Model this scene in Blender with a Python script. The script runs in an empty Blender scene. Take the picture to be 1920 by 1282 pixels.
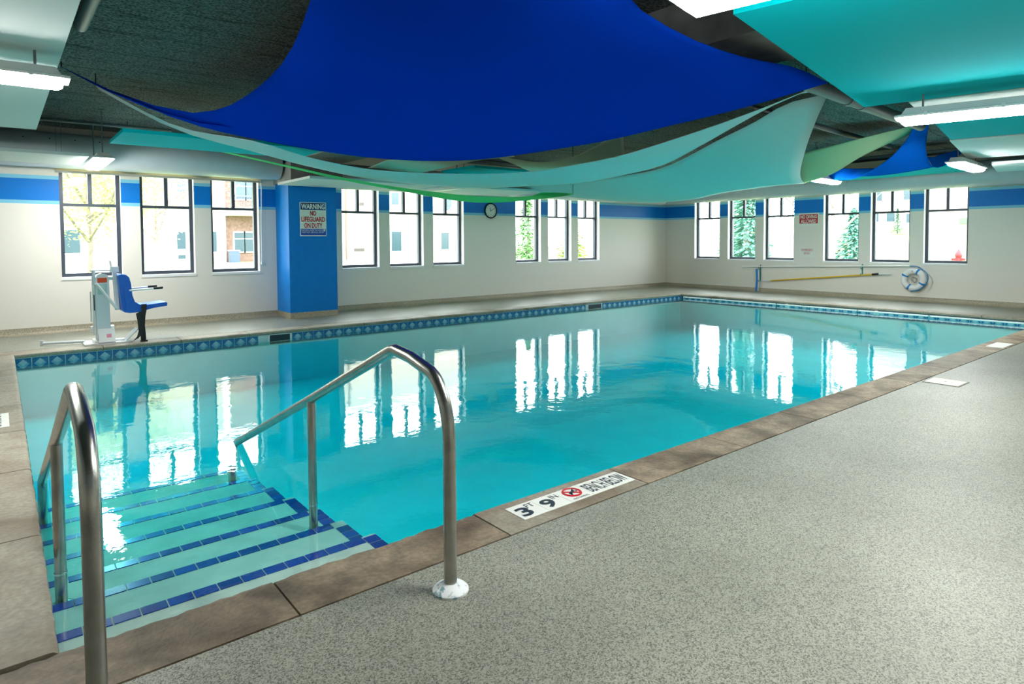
import bpy, math, random
from mathutils import Vector, Matrix
random.seed(7)
SC = bpy.context.scene
COL = SC.collection

# ------------------------------------------------------------------ camera
cd = bpy.data.cameras.new('camera')
cam = bpy.data.objects.new('camera', cd); COL.objects.link(cam)
cd.sensor_width = 36.0; cd.lens = 22.398; cd.shift_y = -0.07346; cd.clip_end = 400; cd.clip_start = 0.02
PITCH, YAW, ROLL = 0.0405, 0.8917, 0.0054
F = Vector((math.cos(PITCH)*math.cos(YAW), math.cos(PITCH)*math.sin(YAW), -math.sin(PITCH)))
R0 = Vector((math.sin(YAW), -math.cos(YAW), 0)); D0 = F.cross(R0)
Rr = R0*math.cos(ROLL) + D0*math.sin(ROLL); Dd = D0*math.cos(ROLL) - R0*math.sin(ROLL)
M = Matrix((Rr, -Dd, -F)).transposed().to_4x4(); M.translation = Vector((-15.371, -11.817, 1.35))
cam.matrix_world = M
SC.camera = cam

# ------------------------------------------------------------------ world, exposure
w = bpy.data.worlds.new('overcast_sky'); SC.world = w; w.use_nodes = True
bg = w.node_tree.nodes['Background']
bg.inputs[0].default_value = (0.93, 0.97, 1.0, 1); bg.inputs[1].default_value = 8.0
LAMP = 58.0            # fluorescent lens emission
vs = SC.view_settings
vs.view_transform = 'Standard'; vs.look = 'None'; vs.gamma = 1.0; vs.use_curve_mapping = False
vs.exposure = 0.72
SC.cycles.use_denoising = True
SC.cycles.max_bounces = 8; SC.cycles.diffuse_bounces = 4; SC.cycles.glossy_bounces = 3
SC.cycles.use_adaptive_sampling = True; SC.cycles.adaptive_threshold = 0.08; SC.cycles.use_light_tree = False
SC.cycles.transparent_max_bounces = 24; SC.cycles.volume_bounces = 0
SC.cycles.sample_clamp_indirect = 8.0
SC.cycles.caustics_reflective = False; SC.cycles.caustics_refractive = False

# ------------------------------------------------------------------ helpers
def lin(c):
    return tuple((x/255/12.92 if x/255 <= .04045 else ((x/255+.055)/1.055)**2.4) for x in c)
MATS = {}
def mat(name, rgb, rough=.5, metal=0., var=0., vscale=8., bump=0., bscale=60., emit=0., coat=0., spec=.5, rgb2=None, lo=.35, hi=.65, detail=4., objvar=0.):
    """procedural principled material; rgb/rgb2 in sRGB 0-255 mixed by noise"""
    if name in MATS: return MATS[name]
    m = bpy.data.materials.new(name); m.use_nodes = True; MATS[name] = m
    nt = m.node_tree; N = nt.nodes; Lk = nt.links; b = N['Principled BSDF']
    c = lin(rgb)
    b.inputs['Base Color'].default_value = (*c, 1); b.inputs['Roughness'].default_value = rough
    b.inputs['Metallic'].default_value = metal; b.inputs['Specular IOR Level'].default_value = spec
    b.inputs['Coat Weight'].default_value = coat
    tc = N.new('ShaderNodeTexCoord')
    if var > 0 or rgb2:
        n = N.new('ShaderNodeTexNoise'); n.inputs['Scale'].default_value = vscale; n.inputs['Detail'].default_value = detail
        Lk.new(tc.outputs['Object'], n.inputs['Vector'])
        r = N.new('ShaderNodeValToRGB'); Lk.new(n.outputs['Fac'], r.inputs['Fac'])
        r.color_ramp.elements[0].position = lo; r.color_ramp.elements[1].position = hi
        if rgb2: a, d = lin(rgb2), c
        else: a, d = tuple(x*(1-var) for x in c), tuple(min(1, x*(1+var)) for x in c)
        r.color_ramp.elements[0].color = (*a, 1); r.color_ramp.elements[1].color = (*d, 1)
        out = r.outputs['Color']
        if objvar:
            oi = N.new('ShaderNodeObjectInfo'); hs = N.new('ShaderNodeHueSaturation')
            mr = N.new('ShaderNodeMapRange'); mr.inputs['To Min'].default_value = 1-objvar; mr.inputs['To Max'].default_value = 1+objvar
            Lk.new(oi.outputs['Random'], mr.inputs['Value']); Lk.new(mr.outputs[0], hs.inputs['Value']); Lk.new(out, hs.inputs['Color']); out = hs.outputs['Color']
        Lk.new(out, b.inputs['Base Color'])
    if bump > 0:
        n2 = N.new('ShaderNodeTexNoise'); n2.inputs['Scale'].default_value = bscale; n2.inputs['Detail'].default_value = 5
        Lk.new(tc.outputs['Object'], n2.inputs['Vector'])
        bp = N.new('ShaderNodeBump'); bp.inputs['Strength'].default_value = bump; bp.inputs['Distance'].default_value = .01
        Lk.new(n2.outputs['Fac'], bp.inputs['Height']); Lk.new(bp.outputs['Normal'], b.inputs['Normal'])
    if emit > 0:
        b.inputs['Emission Color'].default_value = (1, .985, .95, 1); b.inputs['Emission Strength'].default_value = emit
    return m

class MB:
    """collects polygons for one mesh"""
    def __init__(s): s.v = []; s.f = []; s.m = []
    def poly(s, pts, m=0):
        i = len(s.v); s.v += [tuple(p) for p in pts]; s.f.append(tuple(range(i, i+len(pts)))); s.m.append(m)
    def box(s, x0, x1, y0, y1, z0, z1, m=0, fm=None):
        i = len(s.v)
        s.v += [(x0,y0,z0),(x1,y0,z0),(x1,y1,z0),(x0,y1,z0),(x0,y0,z1),(x1,y0,z1),(x1,y1,z1),(x0,y1,z1)]
        for k, q in enumerate(((3,2,1,0),(4,5,6,7),(0,1,5,4),(1,2,6,5),(2,3,7,6),(3,0,4,7))):   # -z +z -y +x +y -x
            s.f.append(tuple(i+a for a in q)); s.m.append(fm[k] if fm else m)
        return s
    def obox(s, c, ax, ay, az, m=0):
        """oriented box, half vectors"""
        c, ax, ay, az = Vector(c), Vector(ax), Vector(ay), Vector(az); i = len(s.v)
        for sz in (-1, 1):
            for sx, sy in ((-1,-1),(1,-1),(1,1),(-1,1)): s.v.append(tuple(c+ax*sx+ay*sy+az*sz))
        for q in ((3,2,1,0),(4,5,6,7),(0,1,5,4),(1,2,6,5),(2,3,7,6),(3,0,4,7)): s.f.append(tuple(i+a for a in q)); s.m.append(m)
        return s
    def tube(s, pts, r, n=12, m=0, cap=True, closed=False):
        pts = [Vector(p) for p in pts]; K = len(pts); i0 = len(s.v)
        rs = r if isinstance(r, (list, tuple)) else [r]*K
        up = None
        for k in range(K):
            a = pts[(k-1) % K] if (k > 0 or closed) else pts[k]; b = pts[(k+1) % K] if (k < K-1 or closed) else pts[k]
            t = (b-a).normalized()
            if up is None: up = t.orthogonal().normalized()
            up = (up - t*up.dot(t)); up = up.normalized() if up.length > 1e-6 else t.orthogonal().normalized()
            sd = t.cross(up)
            for j in range(n):
                an = 2*math.pi*j/n; s.v.append(tuple(pts[k]+(up*math.cos(an)+sd*math.sin(an))*rs[k]))
        for k in range(K if closed else K-1):
            for j in range(n):
                k2 = (k+1) % K
                s.f.append((i0+k*n+j, i0+k*n+(j+1)%n, i0+k2*n+(j+1)%n, i0+k2*n+j)); s.m.append(m)
        if cap and not closed:
            s.f.append(tuple(i0+j for j in range(n))[::-1]); s.m.append(m)
            s.f.append(tuple(i0+(K-1)*n+j for j in range(n))); s.m.append(m)
        return s
    def lathe(s, prof, c=(0,0,0), n=24, axis='z', m=0):
        i0 = len(s.v); c = Vector(c)
        for (r, h) in prof:
            for j in range(n):
                a = 2*math.pi*j/n; x, y = r*math.cos(a), r*math.sin(a)
                p = (x, y, h) if axis == 'z' else ((x, h, y) if axis == 'y' else (h, x, y))
                s.v.append(tuple(c+Vector(p)))
        for k in range(len(prof)-1):
            for j in range(n):
                s.f.append((i0+k*n+j, i0+k*n+(j+1)%n, i0+(k+1)*n+(j+1)%n, i0+(k+1)*n+j)); s.m.append(m)
        s.f.append(tuple(i0+j for j in range(n))[::-1]); s.m.append(m)
        s.f.append(tuple(i0+(len(prof)-1)*n+j for j in range(n))); s.m.append(m)
        return s
    def prism(s, prof, y0, y1, m=0, axis='y'):
        """profile (a,b) extruded: axis y -> (a,y,b); axis x -> (x,a,b); axis z -> (a,b,z)"""
        P = lambda a, b, t: (a,t,b) if axis == 'y' else ((t,a,b) if axis == 'x' else (a,b,t))
        n = len(prof); i = len(s.v)
        s.v += [P(a,b,y0) for a,b in prof]+[P(a,b,y1) for a,b in prof]
        s.f.append(tuple(range(i, i+n))[::-1]); s.m.append(m); s.f.append(tuple(range(i+n, i+2*n))); s.m.append(m)
        for k in range(n): s.f.append((i+k, i+(k+1)%n, i+n+(k+1)%n, i+n+k)); s.m.append(m)
        return s
    def mesh(s, name, mats, smooth=False):
        me = bpy.data.meshes.new(name); me.from_pydata(s.v, [], s.f)
        for m in mats: me.materials.append(m)
        for p, k in zip(me.polygons, s.m): p.material_index = k
        me.validate(); 
        import bmesh
        bm = bmesh.new(); bm.from_mesh(me); bmesh.ops.recalc_face_normals(bm, faces=bm.faces[:]); bm.to_mesh(me); bm.free()
        if smooth:
            me.polygons.foreach_set('use_smooth', [True]*len(me.polygons))
            try: me.set_sharp_from_angle(angle=math.radians(38))
            except Exception: pass
        me.update(); return me

ROOTLOC = {}
def link(name, me, parent=None, loc=(0,0,0), rz=0., rot=None):
    o = bpy.data.objects.new(name, me); COL.objects.link(o)
    o.location = loc; o.rotation_euler = rot if rot else (0,0,rz)
    if parent is not None:
        o.parent = parent
        if parent.name in ROOTLOC: o.matrix_parent_inverse = Matrix.Translation(-ROOTLOC[parent.name])
    return o
def part(name, mb, mats, parent=None, smooth=False, label=None, **kw):
    if not isinstance(mats, (list, tuple)): mats = [mats]
    o = link(name, mb.mesh(name, mats, smooth), parent, **kw)
    if label: o['label'] = label
    return o
def tag(o, label, cat, group=None, kind=None):
    o['label'] = label
    if kind: o['kind'] = kind
    if cat: o['category'] = cat
    if group: o['group'] = group
    return o
def thing(name, label, cat, loc, group=None):
    o = bpy.data.objects.new(name, None); COL.objects.link(o); o.location = loc; ROOTLOC[o.name] = Vector(loc)
    o.empty_display_size = .1
    return tag(o, label, cat, group)
def struct(name, loc=(0,0,0), label=None):
    o = bpy.data.objects.new(name, None); COL.objects.link(o); o.location = loc; ROOTLOC[o.name] = Vector(loc); o['kind'] = 'structure'
    if label: o['label'] = label
    return o
def text(name, s, origin, right, up, wdt, hgt, m, parent, thick=.0015, bold=.0):
    """lettering scaled to fill wdt x hgt, lower left corner at origin"""
    cu = bpy.data.curves.new('lettering', 'FONT'); cu.body = s; cu.size = 1; cu.offset = bold; cu.resolution_u = 3; cu.space_character = 1.0
    o = bpy.data.objects.new('lettering_tmp', cu); COL.objects.link(o)
    bpy.context.view_layer.update()
    me = bpy.data.meshes.new_from_object(o.evaluated_get(bpy.context.evaluated_depsgraph_get()))
    bpy.data.objects.remove(o); bpy.data.curves.remove(cu)
    xs = [v.co.x for v in me.vertices]; ys = [v.co.y for v in me.vertices]
    x0, x1, y0, y1 = min(xs), max(xs), min(ys), max(ys)
    right, up, O = Vector(right), Vector(up), Vector(origin); nrm = right.cross(up)
    for v in me.vertices:
        v.co = O + right*((v.co.x-x0)/(x1-x0)*wdt) + up*((v.co.y-y0)/(y1-y0)*hgt) + nrm*thick
    me.materials.clear(); me.materials.append(m)
    return link(name, me, parent)
def arc(c, r, a0, a1, n, plane='xz'):
    out = []
    for k in range(n+1):
        a = math.radians(a0+(a1-a0)*k/n); x, z = r*math.cos(a), r*math.sin(a)
        out.append((c[0]+x, c[1], c[2]+z) if plane == 'xz' else ((c[0], c[1]+x, c[2]+z) if plane == 'yz' else (c[0]+x, c[1]+z, c[2])))
    return out
def smooth_path(pts, n=8):
    P = [Vector(p) for p in pts]; P = [P[0]*2-P[1]]+P+[P[-1]*2-P[-2]]; out = []
    for i in range(1, len(P)-2):
        a, b, c, d = P[i-1:i+3]
        for k in range(n):
            t = k/n; out.append(.5*((2*b)+(c-a)*t+(2*a-5*b+4*c-d)*t*t+(3*b-a-3*c+d)*t**3))
    out.append(P[-2]); return out
def resample(pts, n):
    d = [0.]
    for a, b in zip(pts, pts[1:]): d.append(d[-1]+(b-a).length)
    out = []; j = 0
    for k in range(n+1):
        t = d[-1]*k/n
        while j < len(d)-2 and d[j+1] < t: j += 1
        f = (t-d[j])/max(1e-9, d[j+1]-d[j]); out.append(pts[j].lerp(pts[j+1], max(0, min(1, f))))
    return out

# ------------------------------------------------------------------ materials
def wall_paint():
    """cream paint with a painted blue band and two pale blue lines at fixed heights"""
    m = bpy.data.materials.new('striped_wall_paint'); m.use_nodes = True; N = m.node_tree.nodes; Lk = m.node_tree.links
    b = N['Principled BSDF']; b.inputs['Roughness'].default_value = .42; b.inputs['Specular IOR Level'].default_value = .25
    g = N.new('ShaderNodeNewGeometry'); sp = N.new('ShaderNodeSeparateXYZ'); Lk.new(g.outputs['Position'], sp.inputs[0])
    mr = N.new('ShaderNodeMapRange'); mr.inputs['From Min'].default_value = 1.8; mr.inputs['From Max'].default_value = 2.5
    Lk.new(sp.outputs['Z'], mr.inputs['Value'])
    r = N.new('ShaderNodeValToRGB'); r.color_ramp.interpolation = 'CONSTANT'; Lk.new(mr.outputs[0], r.inputs['Fac'])
    cream, pale, blue, grey = lin((230,227,217)), lin((128,200,226)), lin((0,120,208)), lin((226,224,212))
    E = r.color_ramp.elements
    E[0].position = 0; E[0].color = (*cream, 1); E[1].position = (1.939-1.8)/.7; E[1].color = (*pale, 1)
    for z, c in ((1.989, blue), (2.306, pale), (2.363, grey)):
        e = E.new((z-1.8)/.7); e.color = (*c, 1)
    Lk.new(r.outputs['Color'], b.inputs['Base Color'])
    n2 = N.new('ShaderNodeTexNoise'); n2.inputs['Scale'].default_value = 90; bp = N.new('ShaderNodeBump'); bp.inputs['Strength'].default_value = .05; bp.inputs['Distance'].default_value = .005
    Lk.new(g.outputs['Position'], n2.inputs['Vector']); Lk.new(n2.outputs['Fac'], bp.inputs['Height']); Lk.new(bp.outputs['Normal'], b.inputs['Normal'])
    return m
M_WALL = wall_paint()
M_REVEAL = mat('white_trim_paint', (236,238,238), .45)
M_BLUEPAINT = mat('blue_column_paint', (0,124,208), .42, var=.03, spec=.2)
M_PLASTER = mat('pool_plaster', (230,235,232), .8, var=.03, vscale=3.)
M_STEP = mat('step_plaster', (200,209,196), .8, rgb2=(182,196,184), vscale=7.)
M_TILE = mat('cobalt_tile', (18,52,150), .22, var=.18, vscale=5., objvar=.25)
M_TILEW = mat('waterline_tile_blue', (24,88,140), .2, rgb2=(46,120,160), vscale=40.)
M_TILED = mat('waterline_diamond', (150,182,196), .3, var=.12, vscale=120.)
M_GROUT = mat('pale_grout', (190,205,205), .8)
M_STEEL = mat('stainless_steel', (176,174,168), .27, 1., var=.12, vscale=14., bump=.04, bscale=200.)
M_CHROME = mat('chrome', (215,215,215), .12, 1.)
M_FLANGE = mat('worn_white_flange', (232,238,238), .5, rgb2=(110,150,158), vscale=38., lo=.36, hi=.46)
M_WHITE = mat('white_plastic', (232,234,232), .35)
M_GREYMET = mat('pale_grey_metal', (216,224,228), .38, .15)
M_FRAME = mat('dark_bronze_frame', (62,70,82), .4, .3)
M_DUCT = mat('grey_duct', (196,206,210), .42, .1, var=.02)
M_DARKHOLE = mat('dark_nozzle', (28,32,36), .6)
M_PANELW = mat('white_panel_felt', (226,232,230), .9, bump=.05, bscale=300., spec=.05)
M_PANELT = mat('teal_panel_felt', (0,196,206), .9, bump=.05, bscale=300., spec=.05)
M_CONC = mat('concrete', (150,152,150), .85, var=.18, vscale=4., bump=.15, bscale=30.)
M_PIPE = mat('dark_pipe', (72,78,82), .45, .2)
M_PIPEG = mat('grey_pipe', (112,118,120), .45, .2)
M_LENSOFF = mat('unlit_lens', (236,236,230), .4)
M_LENS = mat('fluorescent_lens', (250,250,250), .4, emit=LAMP)
M_BLACK = mat('black_plastic', (18,18,20), .45)
M_NAVY = mat('navy_print', (0,44,110), .5)
M_RED = mat('red_print', (190,22,34), .5)
M_SIGNW = mat('sign_white', (228,232,222), .5)
M_BLUESEAT = mat('blue_seat_plastic', (12,104,208), .35)
M_YELLOW = mat('yellow_pole', (232,190,30), .4)
M_BLUEFOAM = mat('blue_brush', (40,130,205), .7)
M_TEALH = mat('teal_hook', (20,140,140), .5)
M_ORANGE = mat('orange_label', (230,80,30), .5)
M_INK = mat('dark_print', (28,46,58), .6)

def deck_mat(name, a, b, dk, sc=1.):
    """exposed aggregate: fine pebbles plus broad soft stains"""
    m = bpy.data.materials.new(name); m.use_nodes = True; N = m.node_tree.nodes; Lk = m.node_tree.links
    p = N['Principled BSDF']; p.inputs['Roughness'].default_value = .42
    tc = N.new('ShaderNodeTexCoord')
    v = N.new('ShaderNodeTexVoronoi'); v.inputs['Scale'].default_value = 230*sc; Lk.new(tc.outputs['Object'], v.inputs['Vector'])
    r = N.new('ShaderNodeValToRGB'); cr = r.color_ramp
    cr.elements[0].color = (*lin(dk), 1); cr.elements[0].position = .05; cr.elements[1].color = (*lin(a), 1); cr.elements[1].position = .30
    e = cr.elements.new(.75); e.color = (*lin(b), 1)
    sp = N.new('ShaderNodeSeparateColor'); Lk.new(v.outputs['Color'], sp.inputs[0]); Lk.new(sp.outputs[0], r.inputs['Fac'])
    n = N.new('ShaderNodeTexNoise'); n.inputs['Scale'].default_value = 1.1; n.inputs['Detail'].default_value = 5; Lk.new(tc.outputs['Object'], n.inputs['Vector'])
    r2 = N.new('ShaderNodeValToRGB'); r2.color_ramp.elements[0].position = .35; r2.color_ramp.elements[0].color = (.84,.84,.82,1); r2.color_ramp.elements[1].position = .65; r2.color_ramp.elements[1].color = (1.06,1.06,1.05,1); Lk.new(n.outputs['Fac'], r2.inputs['Fac'])
    mx = N.new('ShaderNodeMixRGB'); mx.blend_type = 'MULTIPLY'; mx.inputs[0].default_value = 1; Lk.new(r.outputs[0], mx.inputs[1]); Lk.new(r2.outputs[0], mx.inputs[2]); Lk.new(mx.outputs[0], p.inputs['Base Color'])
    bp = N.new('ShaderNodeBump'); bp.inputs['Strength'].default_value = .22; bp.inputs['Distance'].default_value = .003
    Lk.new(v.outputs['Distance'], bp.inputs['Height']); bp.invert = True; Lk.new(bp.outputs['Normal'], p.inputs['Normal'])
    return m
M_DECK = deck_mat('deck_aggregate', (122,124,111), (158,160,146), (78,80,72))
M_COVE = deck_mat('cove_aggregate', (150,140,118), (190,182,160), (92,86,72))

def stone_mat(name, a, b, st, lo, hi, rough_mix=.45):
    m = bpy.data.materials.new(name); m.use_nodes = True; N = m.node_tree.nodes; Lk = m.node_tree.links
    p = N['Principled BSDF']; p.inputs['Roughness'].default_value = .6
    g = N.new('ShaderNodeNewGeometry'); oi = N.new('ShaderNodeObjectInfo')
    n = N.new('ShaderNodeTexNoise'); n.inputs['Scale'].default_value = 45; n.inputs['Detail'].default_value = 6; Lk.new(g.outputs['Position'], n.inputs['Vector'])
    r = N.new('ShaderNodeValToRGB'); r.color_ramp.elements[0].color = (*lin(b), 1); r.color_ramp.elements[1].color = (*lin(a), 1); r.color_ramp.elements[0].position = .3; r.color_ramp.elements[1].position = .7; Lk.new(n.outputs['Fac'], r.inputs['Fac'])
    n2 = N.new('ShaderNodeTexNoise'); n2.inputs['Scale'].default_value = 2.2; n2.inputs['Detail'].default_value = 7; n2.inputs['Distortion'].default_value = .6; Lk.new(g.outputs['Position'], n2.inputs['Vector'])
    r2 = N.new('ShaderNodeValToRGB'); r2.color_ramp.elements[0].position = lo; r2.color_ramp.elements[1].position = hi; Lk.new(n2.outputs['Fac'], r2.inputs['Fac'])
    mx = N.new('ShaderNodeMixRGB'); Lk.new(r2.outputs[0], mx.inputs[0]); Lk.new(r.outputs[0], mx.inputs[1]); mx.inputs[2].default_value = (*lin(st), 1)
    n7 = N.new('ShaderNodeTexNoise'); n7.inputs['Scale'].default_value = 8.5; n7.inputs['Detail'].default_value = 9; n7.inputs['Roughness'].default_value = .68; Lk.new(g.outputs['Position'], n7.inputs['Vector'])
    r7 = N.new('ShaderNodeValToRGB'); r7.color_ramp.elements[0].position = .36; r7.color_ramp.elements[0].color = (.62,.62,.62,1); r7.color_ramp.elements[1].position = .62; r7.color_ramp.elements[1].color = (1.12,1.10,1.06,1); Lk.new(n7.outputs['Fac'], r7.inputs['Fac'])
    mx7 = N.new('ShaderNodeMixRGB'); mx7.blend_type = 'MULTIPLY'; mx7.inputs[0].default_value = rough_mix; Lk.new(mx.outputs[0], mx7.inputs[1]); Lk.new(r7.outputs[0], mx7.inputs[2]); mx = mx7
    hs = N.new('ShaderNodeHueSaturation'); mr = N.new('ShaderNodeMapRange'); mr.inputs['To Min'].default_value = .88; mr.inputs['To Max'].default_value = 1.1
    Lk.new(oi.outputs['Random'], mr.inputs['Value']); Lk.new(mr.outputs[0], hs.inputs['Value']); Lk.new(mx.outputs[0], hs.inputs['Color']); Lk.new(hs.outputs[0], p.inputs['Base Color'])
    bp = N.new('ShaderNodeBump'); bp.inputs['Strength'].default_value = .6; bp.inputs['Distance'].default_value = .008; Lk.new(n.outputs['Fac'], bp.inputs['Height']); Lk.new(bp.outputs['Normal'], p.inputs['Normal'])
    return m
M_COPE = stone_mat('coping_stone', (164,158,140), (138,131,114), (116,102,82), .46, .72)
M_COPEB = stone_mat('coping_stone_stained', (166,152,128), (136,122,100), (92,78,59), .42, .66, 1.)

def ceil_mat():
    m = mat('sprayed_dark_ceiling', (158,172,170), .95, rgb2=(64,72,72), vscale=48., lo=.36, hi=.62, detail=8.)
    N = m.node_tree.nodes; Lk = m.node_tree.links; b = N['Principled BSDF']
    tc = N.new('ShaderNodeTexCoord'); mp = N.new('ShaderNodeMapping'); mp.inputs['Scale'].default_value = (1.0, 3.2, 1)
    Lk.new(tc.outputs['Object'], mp.inputs['Vector'])
    n = N.new('ShaderNodeTexNoise'); n.inputs['Scale'].default_value = 14; n.inputs['Detail'].default_value = 9; n.inputs['Roughness'].default_value = .7; Lk.new(mp.outputs[0], n.inputs['Vector'])
    bp = N.new('ShaderNodeBump'); bp.inputs['Strength'].default_value = 1.; bp.inputs['Distance'].default_value = .05
    Lk.new(n.outputs['Fac'], bp.inputs['Height']); Lk.new(bp.outputs['Normal'], b.inputs['Normal'])
    n4 = N.new('ShaderNodeTexNoise'); n4.inputs['Scale'].default_value = 1.0; n4.inputs['Detail'].default_value = 6; n4.inputs['Roughness'].default_value = .65
    mp4 = N.new('ShaderNodeMapping'); mp4.inputs['Scale'].default_value = (.22, 2.2, 1); Lk.new(tc.outputs['Object'], mp4.inputs['Vector']); Lk.new(mp4.outputs[0], n4.inputs['Vector'])
    r4 = N.new('ShaderNodeValToRGB'); e = r4.color_ramp.elements; e[0].position = .478; e[0].color = (1,1,1,1); e[1].position = .505; e[1].color = (1,1,1,1); k = e.new(.49); k.color = (.25,.25,.25,1)
    Lk.new(n4.outputs['Fac'], r4.inputs['Fac'])
    mx = N.new('ShaderNodeMixRGB'); mx.blend_type = 'MULTIPLY'; mx.inputs[0].default_value = 1
    src = b.inputs['Base Color'].links[0].from_socket; Lk.new(src, mx.inputs[1]); Lk.new(r4.outputs[0], mx.inputs[2]); Lk.new(mx.outputs[0], b.inputs['Base Color'])
    return m
M_CEIL = ceil_mat()

def fabric(name, rgb, trans=.25):
    m = bpy.data.materials.new(name); m.use_nodes = True; N = m.node_tree.nodes; Lk = m.node_tree.links
    N.remove(N['Principled BSDF']); out = N['Material Output']
    c = (*lin(rgb), 1); d = N.new('ShaderNodeBsdfDiffuse'); t = N.new('ShaderNodeBsdfTranslucent'); d.inputs[0].default_value = c; t.inputs[0].default_value = c
    mx = N.new('ShaderNodeMixShader'); mx.inputs[0].default_value = trans; Lk.new(d.outputs[0], mx.inputs[1]); Lk.new(t.outputs[0], mx.inputs[2])
    tc = N.new('ShaderNodeTexCoord'); n = N.new('ShaderNodeTexNoise'); n.inputs['Scale'].default_value = 220; Lk.new(tc.outputs['Object'], n.inputs['Vector'])
    bp = N.new('ShaderNodeBump'); bp.inputs['Strength'].default_value = .12; bp.inputs['Distance'].default_value = .002; Lk.new(n.outputs['Fac'], bp.inputs['Height']); Lk.new(bp.outputs[0], d.inputs['Normal'])
    Lk.new(mx.outputs[0], out.inputs['Surface']); return m

def clear_glass(name, tint, ior):
    m = bpy.data.materials.new(name); m.use_nodes = True; N = m.node_tree.nodes; Lk = m.node_tree.links
    N.remove(N['Principled BSDF']); out = N['Material Output']
    tr = N.new('ShaderNodeBsdfTransparent'); tr.inputs[0].default_value = tint
    gl = N.new('ShaderNodeBsdfGlossy'); gl.inputs['Roughness'].default_value = 0.0; gl.inputs[0].default_value = (1,1,1,1)
    g = N.new('ShaderNodeNewGeometry'); mr = N.new('ShaderNodeMapRange'); mr.inputs['To Min'].default_value = ior; mr.inputs['To Max'].default_value = 1/ior
    Lk.new(g.outputs['Backfacing'], mr.inputs['Value'])
    fr = N.new('ShaderNodeFresnel'); Lk.new(mr.outputs[0], fr.inputs['IOR'])
    mx = N.new('ShaderNodeMixShader'); Lk.new(fr.outputs[0], mx.inputs[0]); Lk.new(tr.outputs[0], mx.inputs[1]); Lk.new(gl.outputs[0], mx.inputs[2])
    Lk.new(mx.outputs[0], out.inputs['Surface'])
    return m, N, Lk, fr, gl, out
M_GLASS = clear_glass('window_glass', (.96,.98,.97,1), 1.25)[0]
def water_mat():
    m, N, Lk, fr, gl, out = clear_glass('pool_water', (1,1,1,1), 1.333)
    tc = N.new('ShaderNodeTexCoord')
    n = N.new('ShaderNodeTexNoise'); n.inputs['Scale'].default_value = 2.6; n.inputs['Detail'].default_value = 4; n.inputs['Distortion'].default_value = .5; Lk.new(tc.outputs['Object'], n.inputs['Vector'])
    n3 = N.new('ShaderNodeTexNoise'); n3.inputs['Scale'].default_value = .35; n3.inputs['Detail'].default_value = 1; Lk.new(tc.outputs['Object'], n3.inputs['Vector'])
    r = N.new('ShaderNodeMapRange'); r.inputs['From Min'].default_value = .38; r.inputs['From Max'].default_value = .7; r.inputs['To Min'].default_value = .15; r.inputs['To Max'].default_value = 1.0; Lk.new(n3.outputs['Fac'], r.inputs['Value'])
    ml = N.new('ShaderNodeMath'); ml.operation = 'MULTIPLY'; Lk.new(n.outputs['Fac'], ml.inputs[0]); Lk.new(r.outputs[0], ml.inputs[1])
    n5 = N.new('ShaderNodeTexNoise'); n5.inputs['Scale'].default_value = 13; n5.inputs['Detail'].default_value = 3; Lk.new(tc.outputs['Object'], n5.inputs['Vector'])
    m5 = N.new('ShaderNodeMath'); m5.operation = 'MULTIPLY'; m5.inputs[1].default_value = .12; Lk.new(n5.outputs['Fac'], m5.inputs[0])
    m6 = N.new('ShaderNodeMath'); m6.operation = 'ADD'; Lk.new(ml.outputs[0], m6.inputs[0]); Lk.new(m5.outputs[0], m6.inputs[1])
    bp = N.new('ShaderNodeBump'); bp.inputs['Strength'].default_value = .35; bp.inputs['Distance'].default_value = .012
    Lk.new(m6.outputs[0], bp.inputs['Height']); Lk.new(bp.outputs[0], fr.inputs['Normal']); Lk.new(bp.outputs[0], gl.inputs['Normal'])
    ab = N.new('ShaderNodeVolumeAbsorption'); ab.inputs['Color'].default_value = (0.0, .952, .972, 1); ab.inputs['Density'].default_value = 1.9
    Lk.new(ab.outputs[0], out.inputs['Volume'])
    return m
M_WATER = water_mat()

# ------------------------------------------------------------------ room dimensions (metres, corner of the two window walls at the origin)
XL, XR, YF, YN = -15.252, -2.018, -2.036, -9.264      # pool edges
CW = .307                                              # coping width
X0, Y0, ZC = -18.6, -14.2, 3.1                         # far ends of the room, ceiling height
WZ = -.11                                              # water level
ZS, ZH = .83, 2.66                                     # window sill / head
WIN_L = [-14.62, -13.555, -12.49, -10.11, -9.065, -8.02, -5.71, -4.665, -3.62]
WIN_R = [-1.015, -2.07, -3.105, -4.63, -5.685, -6.75]
WW = .80

# ------------------------------------------------------------------ floor, ceiling, walls
mb = MB()
j = .011
for a, b, c, d in ((X0, 0, YF+CW+j, 0), (X0, 0, Y0, YN-CW-j), (X0, XL-CW-j, YN-CW-j, YF+CW+j), (XR+CW+j, 0, YN-CW-j, YF+CW+j)):
    mb.box(a, b, c, d, -.25, 0)
floor = part('floor', mb, M_DECK); floor['kind'] = 'structure'; floor['label'] = 'grey exposed aggregate pool deck'
mb = MB(); mb.box(X0-.3, .3, Y0-.3, .3, ZC, ZC+.2)
o = part('ceiling', mb, M_CEIL); o['kind'] = 'structure'; o['label'] = 'dark rough sprayed ceiling'

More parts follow.
